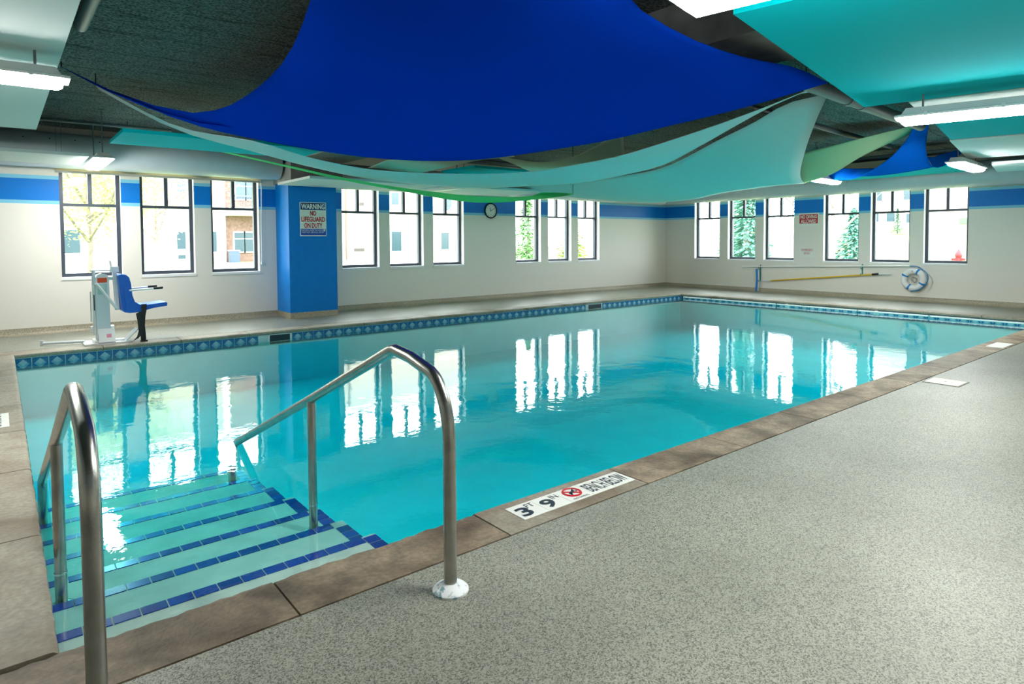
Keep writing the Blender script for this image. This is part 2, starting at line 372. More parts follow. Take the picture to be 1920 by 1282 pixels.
mb = MB()
FM = [1,1,0,1,1,1]                      # only the face towards the room carries the striped paint
mb.box(X0-.3, .3, 0, .28, -.3, ZS, fm=FM); mb.box(X0-.3, .3, 0, .28, ZH, ZC, fm=FM)
xs = sorted([(x, x+WW) for x in WIN_L]); e = X0-.3
for a, b in xs+[(.3, .3)]:
    mb.box(e, a, 0, .28, ZS, ZH, fm=FM); e = b
o = part('wall_left', mb, [M_WALL, M_REVEAL]); o['kind'] = 'structure'; o['label'] = 'cream wall with blue painted band and nine tall windows'
mb = MB(); FM = [1,1,1,1,1,0]
mb.box(0, .28, Y0-.3, 0, -.3, ZS, fm=FM); mb.box(0, .28, Y0-.3, 0, ZH, ZC, fm=FM)
ys = sorted([(y-WW, y) for y in WIN_R]); e = Y0-.3
for a, b in ys+[(0, 0)]:
    mb.box(0, .28, e, a, ZS, ZH, fm=FM); e = b
o = part('wall_right', mb, [M_WALL, M_REVEAL]); o['kind'] = 'structure'; o['label'] = 'cream wall with blue painted band and six tall windows'
mb = MB(); mb.box(X0-.3, .3, Y0-.3, Y0, -.3, ZC)
o = part('wall_near', mb, M_WALL); o['kind'] = 'structure'; o['label'] = 'cream wall with blue painted band behind the viewer'
mb = MB(); mb.box(X0-.3, X0, Y0, 0, -.3, ZC)
o = part('wall_end', mb, M_WALL); o['kind'] = 'structure'; o['label'] = 'cream end wall with blue painted band'

def cove(name, prof_pts, wh):
    o = part(name, prof_pts, M_COVE); o['kind'] = 'structure'; o['label'] = 'speckled cove base along the wall with the '+wh
cp = [(0,0),(-.085,0),(-.05,.012),(-.028,.035),(-.018,.07),(-.015,.10),(0,.10)]
cove('baseboard_left', MB().prism([(a,b) for a,b in cp], X0, -11.39, axis='x').prism(cp, -10.50, 0, axis='x'), 'blue column')
cove('baseboard_right', MB().prism(cp, Y0, 0, axis='y'), 'life ring')

# column with its own base
pil = struct('pillar', (-10.945, -.33, 0), 'blue painted column projecting from the window wall')
part('shaft', MB().box(-11.385, -10.505, -.655, 0, .1, ZC), M_BLUEPAINT, pil)
part('base', MB().box(-11.385, -10.505, -.655, 0, 0, .1), M_COVE, pil)
bm_ = struct('beam', (-10.8, -7, 2.68), 'grey concrete ceiling beam over the blue column')
mbb = MB(); mbb.box(-11.40, -10.55, -13.9, -.66, 2.74, ZC); part('soffit', mbb, M_CONC, bm_)
part('haunch', MB().box(-11.42, -10.48, -.90, 0, 2.40, 2.74), M_CONC, bm_)

# ------------------------------------------------------------------ windows
def window(n, axis, a):
    od = ('first','second','third','fourth','fifth','sixth','seventh','eighth','ninth')
    lb = '%s window from the left on the wall with the blue column' % od[n-1] if axis == 'x' else '%s window from the corner on the wall with the life ring' % od[n-10]
    root = struct('window_%d' % n, (a+WW/2, .14, ZS) if axis == 'x' else (.14, a-WW/2, ZS), lb)
    def bx(mb, u0, u1, d0, d1, z0, z1):
        if axis == 'x': mb.box(a+u0, a+u1, d0, d1, z0, z1)
        else: mb.box(d0, d1, a-u1, a-u0, z0, z1)
        return mb
    f = MB(); t = .055; D0_, D1_ = .115, .185
    bx(f, 0, t, D0_, D1_, ZS, ZH); bx(f, WW-t, WW, D0_, D1_, ZS, ZH); bx(f, t, WW-t, D0_, D1_, ZS, ZS+t); bx(f, t, WW-t, D0_, D1_, ZH-t, ZH)
    part('window_frame', f, M_FRAME, root)
    part('transom', bx(MB(), t, WW-t, D0_, D1_, 1.92, 1.965), M_FRAME, root)
    part('mullion', bx(MB(), WW/2-.028, WW/2+.028, D0_, D1_, 1.965, ZH-t), M_FRAME, root)
    for u0, u1, z0, z1 in ((t, WW-t, ZS+t, 1.92), (t, WW/2-.028, 1.965, ZH-t), (WW/2+.028, WW-t, 1.965, ZH-t)):
        part('pane', bx(MB(), u0, u1, .147, .153, z0, z1), M_GLASS, root)
    part('window_sill', bx(MB(), -.008, WW+.008, -.014, .115, ZS-.042, ZS+.002), M_REVEAL, root)
n = 1
for x in WIN_L: window(n, 'x', x); n += 1
for y in WIN_R: window(n, 'y', y); n += 1

# ------------------------------------------------------------------ pool
pool = struct('pool_basin', (-8.6, -5.6, -.8), 'pale plastered swimming pool basin')
PD = -.80; S = .03
mb = MB()
mb.box(XL-.5, XR+.5, YF+S, YF+.5, PD-.3, -.052); mb.box(XL-.5, XR+.5, YN-.5, YN-S, PD-.3, -.052)
mb.box(XL-.5, XL-S, YN-S, YF+S, PD-.3, -.052); mb.box(XR+S, XR+.5, YN-S, YF+S, PD-.3, -.052)
part('pool_wall', mb, M_PLASTER, pool)
part('pool_floor', MB().box(XL-.5, XR+.5, YN-.5, YF+.5, PD-.3, PD), M_PLASTER, pool)
part('bench', MB().box(-12.6, XR+S, YN-S, YN+.42, PD, -.46), M_PLASTER, pool)
mb = MB()                                # dark bedding seen in the joints
for a, b, c, d in ((XL-CW-.02, XR+CW+.02, YF+.02, YF+CW+.02), (XL-CW-.02, XR+CW+.02, YN-CW-.02, YN-.02), (XL-CW-.02, XL-.02, YN-.02, YF+.02), (XR+.02, XR+CW+.02, YN-.02, YF+.02)):
    mb.box(a, b, c, d, -.052, -.016)
part('bedding', mb, mat('dark_joint', (58,52,44), .9), pool)
def stone(axis, a, b, edge, sgn, m, rough=0.):
    """coping stone from a to b along axis; edge = pool edge coordinate, sgn = direction away from the pool"""
    prof = [(CW*1., -.05), (.012, -.05), (.0, -.040), (-.004, -.026), (.0, -.010), (.012, -.001), (.03, 0.), (CW, 0.)]
    g = .004; K = 26 if rough else 1; mbs = MB(); nP = len(prof)
    for k in range(K+1):
        t = a+g+(b-a-2*g)*k/K
        jx = random.uniform(-rough, rough*.4) if rough else 0; jz = random.uniform(-rough*.4, 0) if rough else 0
        for i, (p, z) in enumerate(prof):
            q = edge+sgn*(p-(jx if 1 <= i <= 6 else 0)); zz = z+(jz if 3 <= i <= 6 else 0)
            mbs.v.append((t, q, zz) if axis == 'x' else (q, t, zz))
    for k in range(K):
        for i in range(nP):
            mbs.f.append((k*nP+i, k*nP+(i+1) % nP, (k+1)*nP+(i+1) % nP, (k+1)*nP+i)); mbs.m.append(0)
    mbs.f.append(tuple(range(nP))); mbs.m.append(0); mbs.f.append(tuple(K*nP+i for i in range(nP))); mbs.m.append(0)
    part('coping_stone', mbs, m, pool, smooth=True)
xn = [XL-CW, -14.556]+[-14.556+.98*k for k in range(1, 13)]+[XR+CW]
for k, (a, b) in enumerate(zip(xn, xn[1:])):
    stone('x', a, b, YN, -1, M_COPEB if (k <= 1 or 3 <= k) else M_COPE, .011 if k <= 1 else .002)
xf = [XL-CW]+[XL+.92*k for k in range(1, 14)]+[XR-.35, XR+CW]
for a, b in zip(xf, xf[1:]): stone('x', a, b, YF, 1, M_COPE)
yl = [YF, -2.96, -4.0, -5.08, -6.03, -7.05, -8.17, YN]
for b, a in zip(yl, yl[1:]): stone('y', a, b, XL, -1, M_COPE, .003)
yr = [YF-.9*k for k in range(8)]+[YN]
for b, a in zip(yr, yr[1:]): stone('y', a, b, XR, 1, M_COPE)

# waterline tiles, far and right walls
tm = MB(); h, wd = .0715, .081
tm.box(-wd, wd, -.008, 0, -h, h, 0)
q = [(0, h*.82), (wd*.78, 0), (0, -h*.82), (-wd*.78, 0)]
tm.v += [(x, -.0105, z) for x, z in q]+[(x, -.008, z) for x, z in q]; i = 8
tm.f += [(i, i+1, i+2, i+3)]+[(i+k, i+4+k, i+4+(k+1) % 4, i+(k+1) % 4) for k in range(4)]; tm.m += [1]*5
TILE = tm.mesh('waterline_tile', [M_TILEW, M_TILED])
SKIM = [(-12.22, -11.86), (-5.34, -4.87)]
x = XL+.085
while x < XR-.05:
    if not any(a-.06 < x < b+.06 for a, b in SKIM): link('waterline_tile', TILE, pool, (x, YF+S-.001, -.128))
    x += .17
y = YF-.085
while y > YN+.05:
    link('waterline_tile', TILE, pool, (XR+S-.001, y, -.128), -math.pi/2); y -= .17
mb = MB()
mb.box(XL-S, XR+S, YF+S-.004, YF+S+.01, -.21, -.05); mb.box(XR+S-.004, XR+S+.01, YN, YF+S, -.21, -.05)
for a, b in ((XL-S, SKIM[0][0]), (SKIM[0][1], SKIM[1][0]), (SKIM[1][1], XR+S)):
    mb.box(a, b, YF+S-.0115, YF+S, -.0565, -.0515); mb.box(a, b, YF+S-.0115, YF+S, -.2065, -.2005)
part('grout_band', mb, M_GROUT, pool)
for a, b in SKIM:
    sk = part('skimmer', MB().box(a, a+.025, YF+S-.012, YF+S, -.2, -.052).box(b-.025, b, YF+S-.012, YF+S, -.2, -.052).box(a, b, YF+S-.012, YF+S, -.062, -.052), M_GREYMET, pool, label='skimmer mouth in the waterline tiles')
    part('throat_shade', MB().box(a+.025, b-.025, YF+S-.008, YF+S, -.2, -.062), mat('skimmer_dark', (22,44,50), .6), sk)  # flat dark panel, the shade of the opening put into its colour

# steps with cobalt nosing tiles
SY = [-8.85, -8.455, -8.11, -7.68, -7.26, -6.85, -6.46]; SZ = [-.155, -.222, -.265, -.33, -.387, -.435, -.472]; XS = -13.90
nt_ = MB().box(0, .093, -.062, 0, 0, .004).mesh('nosing_tile', [M_TILE])
st_ = MB().box(-.068, 0, 0, .066, 0, .004).mesh('edge_tile', [M_TILE])
yp = YN-S
for k, (yy, zz) in enumerate(zip(SY, SZ)):
    st = part('step', MB().box(XL-S, XS, yp, yy, PD, zz), M_STEP, pool)
    x = XL-S+.03
    while x+.095 < XS-.07:
        link('nosing_tile', nt_, st, (x, yy-.004, zz)); x += .0985
    y = yp+.02 if k else YN+.1
    while y+.07 < yy-.005:
        link('edge_tile', st_, st, (XS-.003, y, zz)); y += .0765
    yp = yy

# water body
o = part('pool_water', MB().box(XL-.06, XR+.06, YN-.06, YF+.06, PD-.05, WZ), M_WATER)
o['kind'] = 'structure'; o['label'] = 'clear turquoise pool water reflecting the windows'

# chrome grab rail along the right pool wall, with wall fittings
gr = thing('grab_rail', 'long thin pale grab rail along the far pool wall below the deck', 'rail', (XR-.05, -5.6, -.06))
part('bar', MB().tube([(XR-.045, -2.15, -.075), (XR-.045, -9.2, -.075)], .017, 10), M_WHITE, gr, True)
for y in (-2.25, -2.95, -4.6, -6.3, -7.55, -9.1):
    part('bracket', MB().tube([(XR+.03, y, -.075), (XR-.045, y, -.075)], .012, 8).tube([(XR-.045, y-.012, -.075), (XR-.045, y+.012, -.075)], .024, 10), M_CHROME, gr, True)
for y in (-4.8, -6.62):
    o = part('return_fitting', MB().lathe([(.05,0),(.05,-.012),(.035,-.03),(.012,-.036)], (XR+S-.008, y, -.10), 16, 'x'), M_WHITE, None, True)
    tag(o, 'round white return fitting in the tile band below the %s' % ('yellow pole' if y > -5 else 'life ring'), 'fitting')

# ------------------------------------------------------------------ hand rails at the steps
def handrail(x, label):
    r = thing('pool_handrail', label, 'handrail', (x, -9.78, 0), 'handrails at the pool steps')
    path = [(x,-9.785,0.0),(x,-9.785,.58)]+[(x, -9.785+.17*(1-math.cos(a)), .58+.26*math.sin(a)) for a in [math.radians(t) for t in range(10, 76, 8)]]
    path += [(x,-9.50,.868)]
    path += [(x,-9.37,.882),(x,-9.335,.876),(x,-9.30,.862)]+[(x,-8.4,.482)]
    path += [(x,-6.93,-.125),(x,-6.885,-.147),(x,-6.86,-.18),(x,-6.845,-.22)]+[(x,-6.79,-.45)]
    part('top_rail', MB().tube(path, .0255, 20), M_STEEL, r, True)
    part('post', MB().tube([(x,-8.4,-.262),(x,-8.4,.475)], .0235, 18), M_STEEL, r, True)
    part('flange', MB().lathe([(.07,0),(.07,.008),(.06,.018),(.035,.03),(.027,.034)], (x,-9.785,0), 28), M_FLANGE, r, True, 'worn white deck flange')
    part('flange', MB().lathe([(.058,0),(.058,.006),(.045,.014),(.026,.02)], (x,-8.4,SZ[2]), 24), M_STEEL, r, True)
    part('flange', MB().lathe([(.058,0),(.058,.006),(.045,.014),(.026,.02)], (x,-6.79,SZ[6]), 24), M_STEEL, r, True)
    part('collar', MB().tube([(x,-8.4,-.113),(x,-8.4,-.105)], .0255, 18), M_CHROME, r, True)
handrail(-14.045, 'stainless steel handrail standing free at the open side of the steps')
handrail(-15.195, 'stainless steel handrail beside the stone edge in the near corner')

# ------------------------------------------------------------------ depth markers and covers on the deck
rt, upv = (1,0,0), (0,1,0)
dm = thing('depth_marker', 'white tile strip on the coping reading 3 FT 9 IN and BENCH BELOW', 'sign', (-13.02, -9.42, 0))
a0 = -13.425; wt = .163; yb, yt = -9.495, -9.338
for k in range(5):
    part('marker_tile', MB().box(a0+k*wt+.001, a0+(k+1)*wt-.001, yb, yt, .0002, .003), M_SIGNW, dm)
Z3 = .003
text('numeral', '3', (a0+.02, yb+.02, Z3), rt, upv, .075, .10, M_INK, dm, bold=.03)
text('unit', 'FT', (a0+.098, yb+.092, Z3), rt, upv, .05, .045, M_INK, dm)
text('numeral', '9', (a0+wt+.015, yb+.02, Z3), rt, upv, .08, .10, M_INK, dm, bold=.03)
text('unit', 'IN', (a0+wt+.105, yb+.092, Z3), rt, upv, .045, .045, M_INK, dm)
c = (a0+2.5*wt, yb+.095, Z3+.001)
ring = MB().tube([(c[0]+.05*math.cos(t*math.pi/16), c[1]+.05*math.sin(t*math.pi/16), c[2]) for t in range(32)], .006, 6, closed=True)
ring.obox(c, (.05*.75,-.05*.62,0), (.0035,.0042,0), (0,0,.002))
part('prohibition_ring', ring, M_RED, dm)
fig = MB().obox((c[0], c[1]+.0, c[2]+.0015), (.022,.012,0), (-.004,.007,0), (0,0,.001)).obox((c[0]+.022, c[1]+.022, c[2]+.0015), (.012,.012,0), (-.003,.003,0), (0,0,.001)).obox((c[0]-.018, c[1]-.018, c[2]+.0015), (.006,.014,0), (-.004,.002,0), (0,0,.001))
fig.lathe([(.006,0),(.006,.001)], (c[0]+.03, c[1]-.002, c[2]+.001), 10)
part('diver_figure', fig, M_INK, dm)
text('caption', 'NO DIVING', (a0+2*wt+.03, yb+.012, Z3), rt, upv, .105, .018, M_INK, dm)
text('lettering', 'BENCH BELOW', (a0+3*wt+.012, yb+.025, Z3), rt, upv, 2*wt-.03, .108, M_INK, dm, bold=.0)
dm2 = thing('depth_marker', 'white marker tile on the coping at the left pool edge', 'sign', (-15.42, -5.61, 0))
part('marker_tile', MB().box(-15.50, -15.34, -5.86, -5.37, .0002, .003), M_SIGNW, dm2)
text('lettering', 'NO DIVING', (-15.46, -5.40, Z3), (0,-1,0), (1,0,0), .42, .075, M_INK, dm2)
dm3 = thing('depth_marker', 'plain white tile strip on the coping at the far end of the near edge', 'sign', (-5.55, -9.46, 0))
for k in range(3): part('marker_tile', MB().box(-5.80+k*.163, -5.639+k*.163, -9.545, -9.37, .0002, .003), M_SIGNW, dm3)
dc = thing('drain_cover', 'cream rectangular access cover set in the grey deck', 'cover', (-8.46, -9.75, 0))
mcr = mat('cream_plastic', (226,222,200), .5)
part('lid', MB().box(-8.60, -8.34, -9.885, -9.615, .0002, .006), mcr, dc); part('rim', MB().box(-8.615, -8.60, -9.90, -9.60, .0, .004).box(-8.34, -8.325, -9.90, -9.60, .0, .004).box(-8.60, -8.34, -9.90, -9.885, .0, .004).box(-8.60, -8.34, -9.615, -9.60, .0, .004), mat('grey_rim', (120,122,116), .6), dc)
part('pull_hole', MB().lathe([(.012,0),(.012,.001)], (-8.47,-9.75,.006), 12), M_BLACK, dc)

# ------------------------------------------------------------------ pool chair lift
lf = thing('pool_lift', 'white mast pool lift with a blue plastic chair on the far deck', 'lift', (-14.28, -1.65, 0))
part('base', MB().box(-14.52, -13.98, -1.86, -1.44, 0, .022).box(-14.40, -14.16, -1.80, -1.48, .022, .05), M_WHITE, lf)
part('tiller_bar', MB().tube([(-14.95,-1.40,.03),(-14.5,-1.60,.035)], .018, 8).tube([(-14.95,-1.40,0),(-14.95,-1.40,.07)], .02, 8), M_GREYMET, lf, True)
ms = part('mast', MB().prism([(-14.37,.05),(-14.21,.05),(-14.21,.88),(-14.235,.925),(-14.29,.945),(-14.345,.925),(-14.37,.88)], -1.72, -1.56), M_GREYMET, lf)
part('warning_label', MB().box(-14.345, -14.235, -1.7225, -1.72, .82, .885), M_ORANGE, ms); part('information_label', MB().box(-14.345, -14.235, -1.7225, -1.72, .66, .80), mat('pale_green_label', (176,206,200), .5), ms)
part('side_channel', MB().box(-14.40, -14.372, -1.70, -1.62, .12, .90), M_WHITE, lf); part('slot', MB().box(-14.392, -14.380, -1.702, -1.70, .45, .66), M_BLACK, lf)
part('actuator', MB().tube([(-14.42,-1.66,.30),(-14.42,-1.66,.70)], .008, 8).tube([(-14.385,-1.72,.80),(-14.385,-1.72,.99)], .02, 10), M_GREYMET, lf, True)
part('top_bracket', MB().box(-14.41, -14.17, -1.68, -1.58, .97, .99).box(-14.24, -14.11, -1.66, -1.60, .85, .89), M_GREYMET, lf)
part('caster', MB().lathe([(.035,-.02),(.04,0),(.035,.02)], (-14.41,-1.64,.20), 14, 'x'), M_WHITE, lf, True); part('caster', MB().lathe([(.035,-.02),(.04,0),(.035,.02)], (-14.18,-1.64,.20), 14, 'x'), M_WHITE, lf, True)
bt = part('battery_box', MB().prism([(-1.86,.03),(-1.72,.03),(-1.72,.20),(-1.76,.20)], -14.36, -14.17, axis='x'), M_WHITE, lf)
part('battery_label', MB().obox((-14.24,-1.812,.11), (.028,0,0), (0,.0135,.023), (0,-.0015,.001)), mat('pink_label', (226,140,160), .5), bt)
part('diagonal_arm', MB().tube([(-14.36,-1.74,.81),(-14.13,-1.74,.46)], .02, 6), M_WHITE, lf)
part('chair_post', MB().prism([(-14.165,1.0),(-14.12,1.0),(-14.095,.44),(-14.14,.44)], -1.70, -1.60).prism([(-14.20,1.11),(-14.175,1.11),(-14.155,.98),(-14.18,.98)], -1.67, -1.63), M_WHITE, lf)
part('control_box', MB().box(-14.195, -14.095, -1.72, -1.62, .955, 1.03), M_WHITE, lf)
sp_ = [(-14.125,.915),(-14.085,.93),(-14.03,.92),(-13.995,.885),(-13.975,.80),(-13.962,.64),(-13.935,.55),(-13.88,.508),(-13.80,.498),(-13.56,.522),(-13.54,.512),(-13.545,.47),(-13.70,.452),(-13.82,.425),(-13.87,.405),(-14.0,.40),(-14.06,.415),(-14.085,.45)]
se = part('seat', MB().prism(sp_, -1.86, -1.46), M_BLUESEAT, lf, label='moulded blue chair')
part('side_ridge', MB().prism([(-14.06,.74),(-13.975,.76),(-13.968,.70),(-14.0,.46),(-14.04,.44)], -1.875, -1.862).prism([(-13.86,.475),(-13.56,.50),(-13.56,.485),(-13.86,.455)], -1.87, -1.862), M_BLUESEAT, se)
for y in (-1.875, -1.445):
    ar = part('armrest', MB().tube([(-14.0,y,.708),(-13.70,y,.722)], .011, 10), M_WHITE, lf, True); part('grip', MB().tube([(-13.71,y,.722),(-13.595,y,.728)], .016, 10), M_BLACK, ar, True)
stp = MB()
def ribbon(mb, pts, wv, th=.003):
    for a, b in zip(pts, pts[1:]):
        a, b = Vector(a), Vector(b); t = (b-a); c_ = (a+b)/2; wv_ = Vector(wv); nn = t.normalized().cross(wv_.normalized())
        mb.obox(c_, t*.52, wv_/2, nn*th)
ribbon(stp, [(-13.83,-1.88,.512),(-13.835,-1.885,.43),(-13.85,-1.885,.36),(-13.86,-1.88,.22),(-13.85,-1.87,.10),(-13.845,-1.86,.012)], (.065,.0,0))
ribbon(stp, [(-13.90,-1.87,.40),(-13.885,-1.88,.30),(-13.875,-1.885,.16),(-13.895,-1.885,.09),(-13.94,-1.89,.04),(-14.01,-1.90,.008)], (.06,0.,.025))
part('strap', stp, M_BLACK, lf, label='black webbing straps hanging from the seat'); part('buckle', MB().box(-13.885, -13.80, -1.90, -1.84, .0, .02), M_BLACK, lf)
part('footrest', MB().obox((-13.97,-1.72,.10), (.07,0,.075), (0,.11,0), (-.004,0,.004)).tube([(-14.05,-1.72,.03),(-14.18,-1.70,.03)], .014, 8), M_GREYMET, lf)

# ------------------------------------------------------------------ signs, clock, outlet
sg = thing('warning_sign', 'blue and white sign reading NO LIFEGUARD ON DUTY on the blue column', 'sign', (-10.945, -.66, 1.45))
sx0, sx1, sz0, sz1 = -11.187, -10.702, 1.455, 2.06; ys_ = -.657
part('board', MB().box(sx0, sx1, ys_-.004, ys_+.002, sz0, sz1), M_SIGNW, sg)
part('top_band', MB().box(sx0+.012, sx1-.012, ys_-.0055, ys_-.004, 1.925, sz1-.012), M_NAVY, sg); part('bottom_band', MB().box(sx0+.012, sx1-.012, ys_-.0055, ys_-.004, sz0+.015, 1.585), mat('blue_print', (10,70,180), .5), sg)
T = lambda s, x, z, wd_, h_, m_, b_=.02: text('lettering', s, (x, ys_-.0058, z), (1,0,0), (0,0,1), wd_, h_, m_, sg, bold=b_)
T('WARNING', sx0+.025, 1.938, .435, .095, M_SIGNW, .03); T('NO', sx0+.185, 1.82, .11, .088, M_RED, .04); T('LIFEGUARD', sx0+.025, 1.712, .435, .09, M_RED, .03); T('ON DUTY', sx0+.075, 1.60, .335, .09, M_RED, .03)
T('CHILDREN UNDER THE AGE OF', sx0+.02, 1.545, .40, .028, M_SIGNW, 0); T('MUST NOT USE POOL OR SPA', sx0+.035, 1.508, .40, .028, M_SIGNW, 0)
part('number_box', MB().box(sx1-.055, sx1-.025, ys_-.0062, ys_-.0055, 1.54, 1.58), M_SIGNW, sg)

def rwall(y0, y1, z0, z1, x=-.004): return MB().box(x, 0, y0, y1, z0, z1)
nd = thing('no_diving_sign', 'red sign reading NO DIVING ALLOWED between the windows', 'sign', (0, -4.27, 1.68))
part('board', rwall(-4.52, -4.02, 1.665, 1.985), M_SIGNW, nd); part('red_panel', rwall(-4.495, -4.045, 1.735, 1.955, -.0052), M_RED, nd)
T2 = lambda s, y, z, wd_, h_, m_, par, b_=.02: text('lettering', s, (-.0055, y, z), (0,-1,0), (0,0,1), wd_, h_, m_, par, bold=b_)
T2('NO DIVING', -4.07, 1.855, .40, .085, M_SIGNW, nd); T2('ALLOWED', -4.08, 1.745, .38, .09, M_SIGNW, nd)
es = thing('emergency_sign', 'small white sign with red words FOR EMERGENCY USE ONLY', 'sign', (0, -4.25, .91))
part('board', rwall(-4.43, -4.06, .905, 1.155), M_SIGNW, es)
T2('FOR EMERGENCY', -4.10, 1.065, .29, .055, M_RED, es, .0); T2('USE ONLY', -4.165, .985, .16, .055, M_RED, es, .0)

ck = thing('wall_clock', 'round black rimmed wall clock on the blue painted band', 'clock', (-6.465, -.02, 1.86))
cx, cz = -6.465, 2.05
part('face', MB().lathe([(.165,0),(.165,-.012)], (cx,-.001,cz), 40, 'y'), M_SIGNW, ck, True)
part('rim', MB().tube([(cx+.168*math.cos(t*math.pi/20), -.018, cz+.168*math.sin(t*math.pi/20)) for t in range(40)], .0155, 8, closed=True), M_BLACK, ck, True)
for k in range(12):
    tk = MB(); a = k*math.pi/6; u = Vector((math.sin(a),0,math.cos(a))); v_ = Vector((math.cos(a),0,-math.sin(a)))
    tk.obox(Vector((cx,-.0145,cz))+u*.132, u*.012, (0,.001,0), v_*.004)
    part('hour_mark', tk, M_BLACK, ck)
for nm, a, ln, t in (('hour_hand', -18, .075, .006), ('minute_hand', 63, .115, .0045)):
    a = math.radians(a); u = Vector((math.sin(a),0,math.cos(a))); v_ = Vector((math.cos(a),0,-math.sin(a)))
    part(nm, MB().obox(Vector((cx,-.017,cz))+u*ln*.4, u*ln*.6, (0,.001,0), v_*t), M_BLACK, ck)
ot = thing('wall_outlet', 'small white outlet cover on the wall beside the room corner', 'outlet', (-.332, 0, .37))
part('plate', MB().box(-.372, -.292, -.006, 0, .37, .49), M_WHITE, ot); part('socket', MB().box(-.35, -.314, -.008, -.006, .385, .42), M_GREYMET, ot); part('socket', MB().box(-.35, -.314, -.008, -.006, .44, .475), M_GREYMET, ot)

# ------------------------------------------------------------------ rescue gear on the right wall
wp = thing('rescue_pole', 'long white aluminium pole lying level under the windows', 'pole', (-.06, -4.5, .63))
part('shaft', MB().tube([(-.06,-2.55,.635),(-.06,-6.53,.765)], .0165, 10), M_WHITE, wp, True)
hk = MB().tube(smooth_path([(-.06,-6.50,.765),(-.11,-6.70,.745),(-.15,-6.86,.64),(-.155,-6.90,.50),(-.155,-6.84,.36),(-.155,-6.72,.26),(-.155,-6.58,.225)], 5), .012, 8)
part('hook', hk, mat('blue_hook_coating', (40,120,170), .4), wp, True, 'curved blue coated shepherd hook')
br = thing('pool_brush', 'narrow blue brush head hanging upright at the end of the yellow pole', 'brush', (-.06, -2.95, .02))
part('bristles', MB().prism([(-2.925,.02),(-2.985,.015),(-3.005,.3),(-2.995,.585),(-2.935,.59),(-2.95,.3)], -.075, -.035, axis='x'), M_BLUEFOAM, br); part('backing', MB().prism([(-2.985,.02),(-3.0,.02),(-3.02,.3),(-3.01,.58),(-2.995,.58),(-3.005,.3)], -.07, -.04, axis='x'), M_WHITE, br)
yp_ = thing('yellow_pole', 'yellow telescopic pole hung slanting below the white pole', 'pole', (-.06, -4.5, .27))
part('shaft', MB().tube([(-.06,-3.35,.305),(-.06,-5.78,.553)], .016, 10), M_YELLOW, yp_, True); part('thin_end', MB().tube([(-.06,-3.02,.27),(-.06,-3.36,.306)], .010, 8), M_GREYMET, yp_, True)
part('clamp', MB().tube([(-.06,-5.76,.552),(-.06,-5.90,.566)], .023, 10), M_BLACK, yp_, True); part('tip', MB().tube([(-.06,-5.90,.566),(-.06,-6.16,.57)], [.018,.008], 8), M_GREYMET, yp_, True)
for k, (y, z0, z1) in enumerate(((-3.03, .27, .70), (-5.53, .53, .78))):
    o = thing('wall_hook', ('teal hook holding the poles near the blue brush', 'teal hook holding the yellow and white poles below the fourth window')[k], 'hook', (0, y, z0))
    part('strap', MB().box(-.012, 0, y-.012, y+.012, z0, z1), M_TEALH, o); part('prong', MB().tube([(-.01,y,z1-.10),(-.085,y,z1-.115),(-.10,y,z1-.07)], .008, 8), M_TEALH, o, True); part('prong', MB().tube([(-.01,y,z0+.02),(-.085,y,z0+.0),(-.10,y,z0+.04)], .008, 8), M_TEALH, o, True)
lr = thing('life_ring', 'white life ring with four blue bands hanging on the wall', 'life ring', (-.06, -6.60, .26))
rc = Vector((-.07, -6.60, .475)); rv = []
mw = MB().tube([rc+Vector((0, .185*math.cos(t*math.pi/24), .185*math.sin(t*math.pi/24))) for t in range(48)], .062, 16, closed=True)
part('ring', mw, M_WHITE, lr, True)
for k in range(4):
    a = math.radians(27+90*k); pts = [rc+Vector((0, .185*math.cos(a+d_), .185*math.sin(a+d_))) for d_ in (-.10, -.05, 0, .05, .10)]
    part('band', MB().tube(pts, .0645, 16), M_BLUEFOAM, lr, True)
part('rope', MB().tube(smooth_path([rc+Vector((.0, .235*math.cos(a)+random.uniform(-.01,.02), .235*math.sin(a)+random.uniform(-.01,.02))) for a in [math.radians(t) for t in range(100, 420, 16)]], 3), .006, 6), mat('white_rope', (224,224,214), .8), lr, True)
part('hanger', MB().tube([(0,-6.6,.66),(-.16,-6.6,.655),(-.165,-6.6,.69)], .009, 8), M_GREYMET, lr, True)
part('rope_coil', MB().tube(smooth_path([rc+Vector((.02+.01*(k % 2), (.05+.02*math.sin(k*2.1))*math.cos(k*.9), (.06+.02*math.cos(k*1.7))*math.sin(k*.9))) for k in range(22)], 3), .006, 6), mat('grey_rope', (170,172,164), .8), lr, True)

# roller shade over the first three windows
rs = thing('roller_shade', 'cream roller shade rolled up above the three windows left of the column', 'shade', (-13.15, -.04, 2.42))
part('fabric', MB().box(-14.66, -11.63, -.030, -.027, 2.445, 2.75), fabric('shade_cloth', (226,216,186), .5), rs); part('bottom_bar', MB().box(-14.66, -11.63, -.037, -.020, 2.415, 2.447), mat('grey_shade_bar', (168,168,158), .5), rs)
part('tube', MB().tube([(-14.66,-.05,2.78),(-11.63,-.05,2.78)], .035, 12), M_WHITE, rs, True)
part('chain', MB().tube([(-11.655,-.04,2.76),(-11.66,-.03,.98)], .004, 6).tube([(-11.635,-.04,2.76),(-11.66,-.03,.98)], .004, 6), M_GREYMET, rs); part('tensioner', MB().box(-11.672, -11.648, -.04, -.012, .95, 1.0), M_GREYMET, rs)

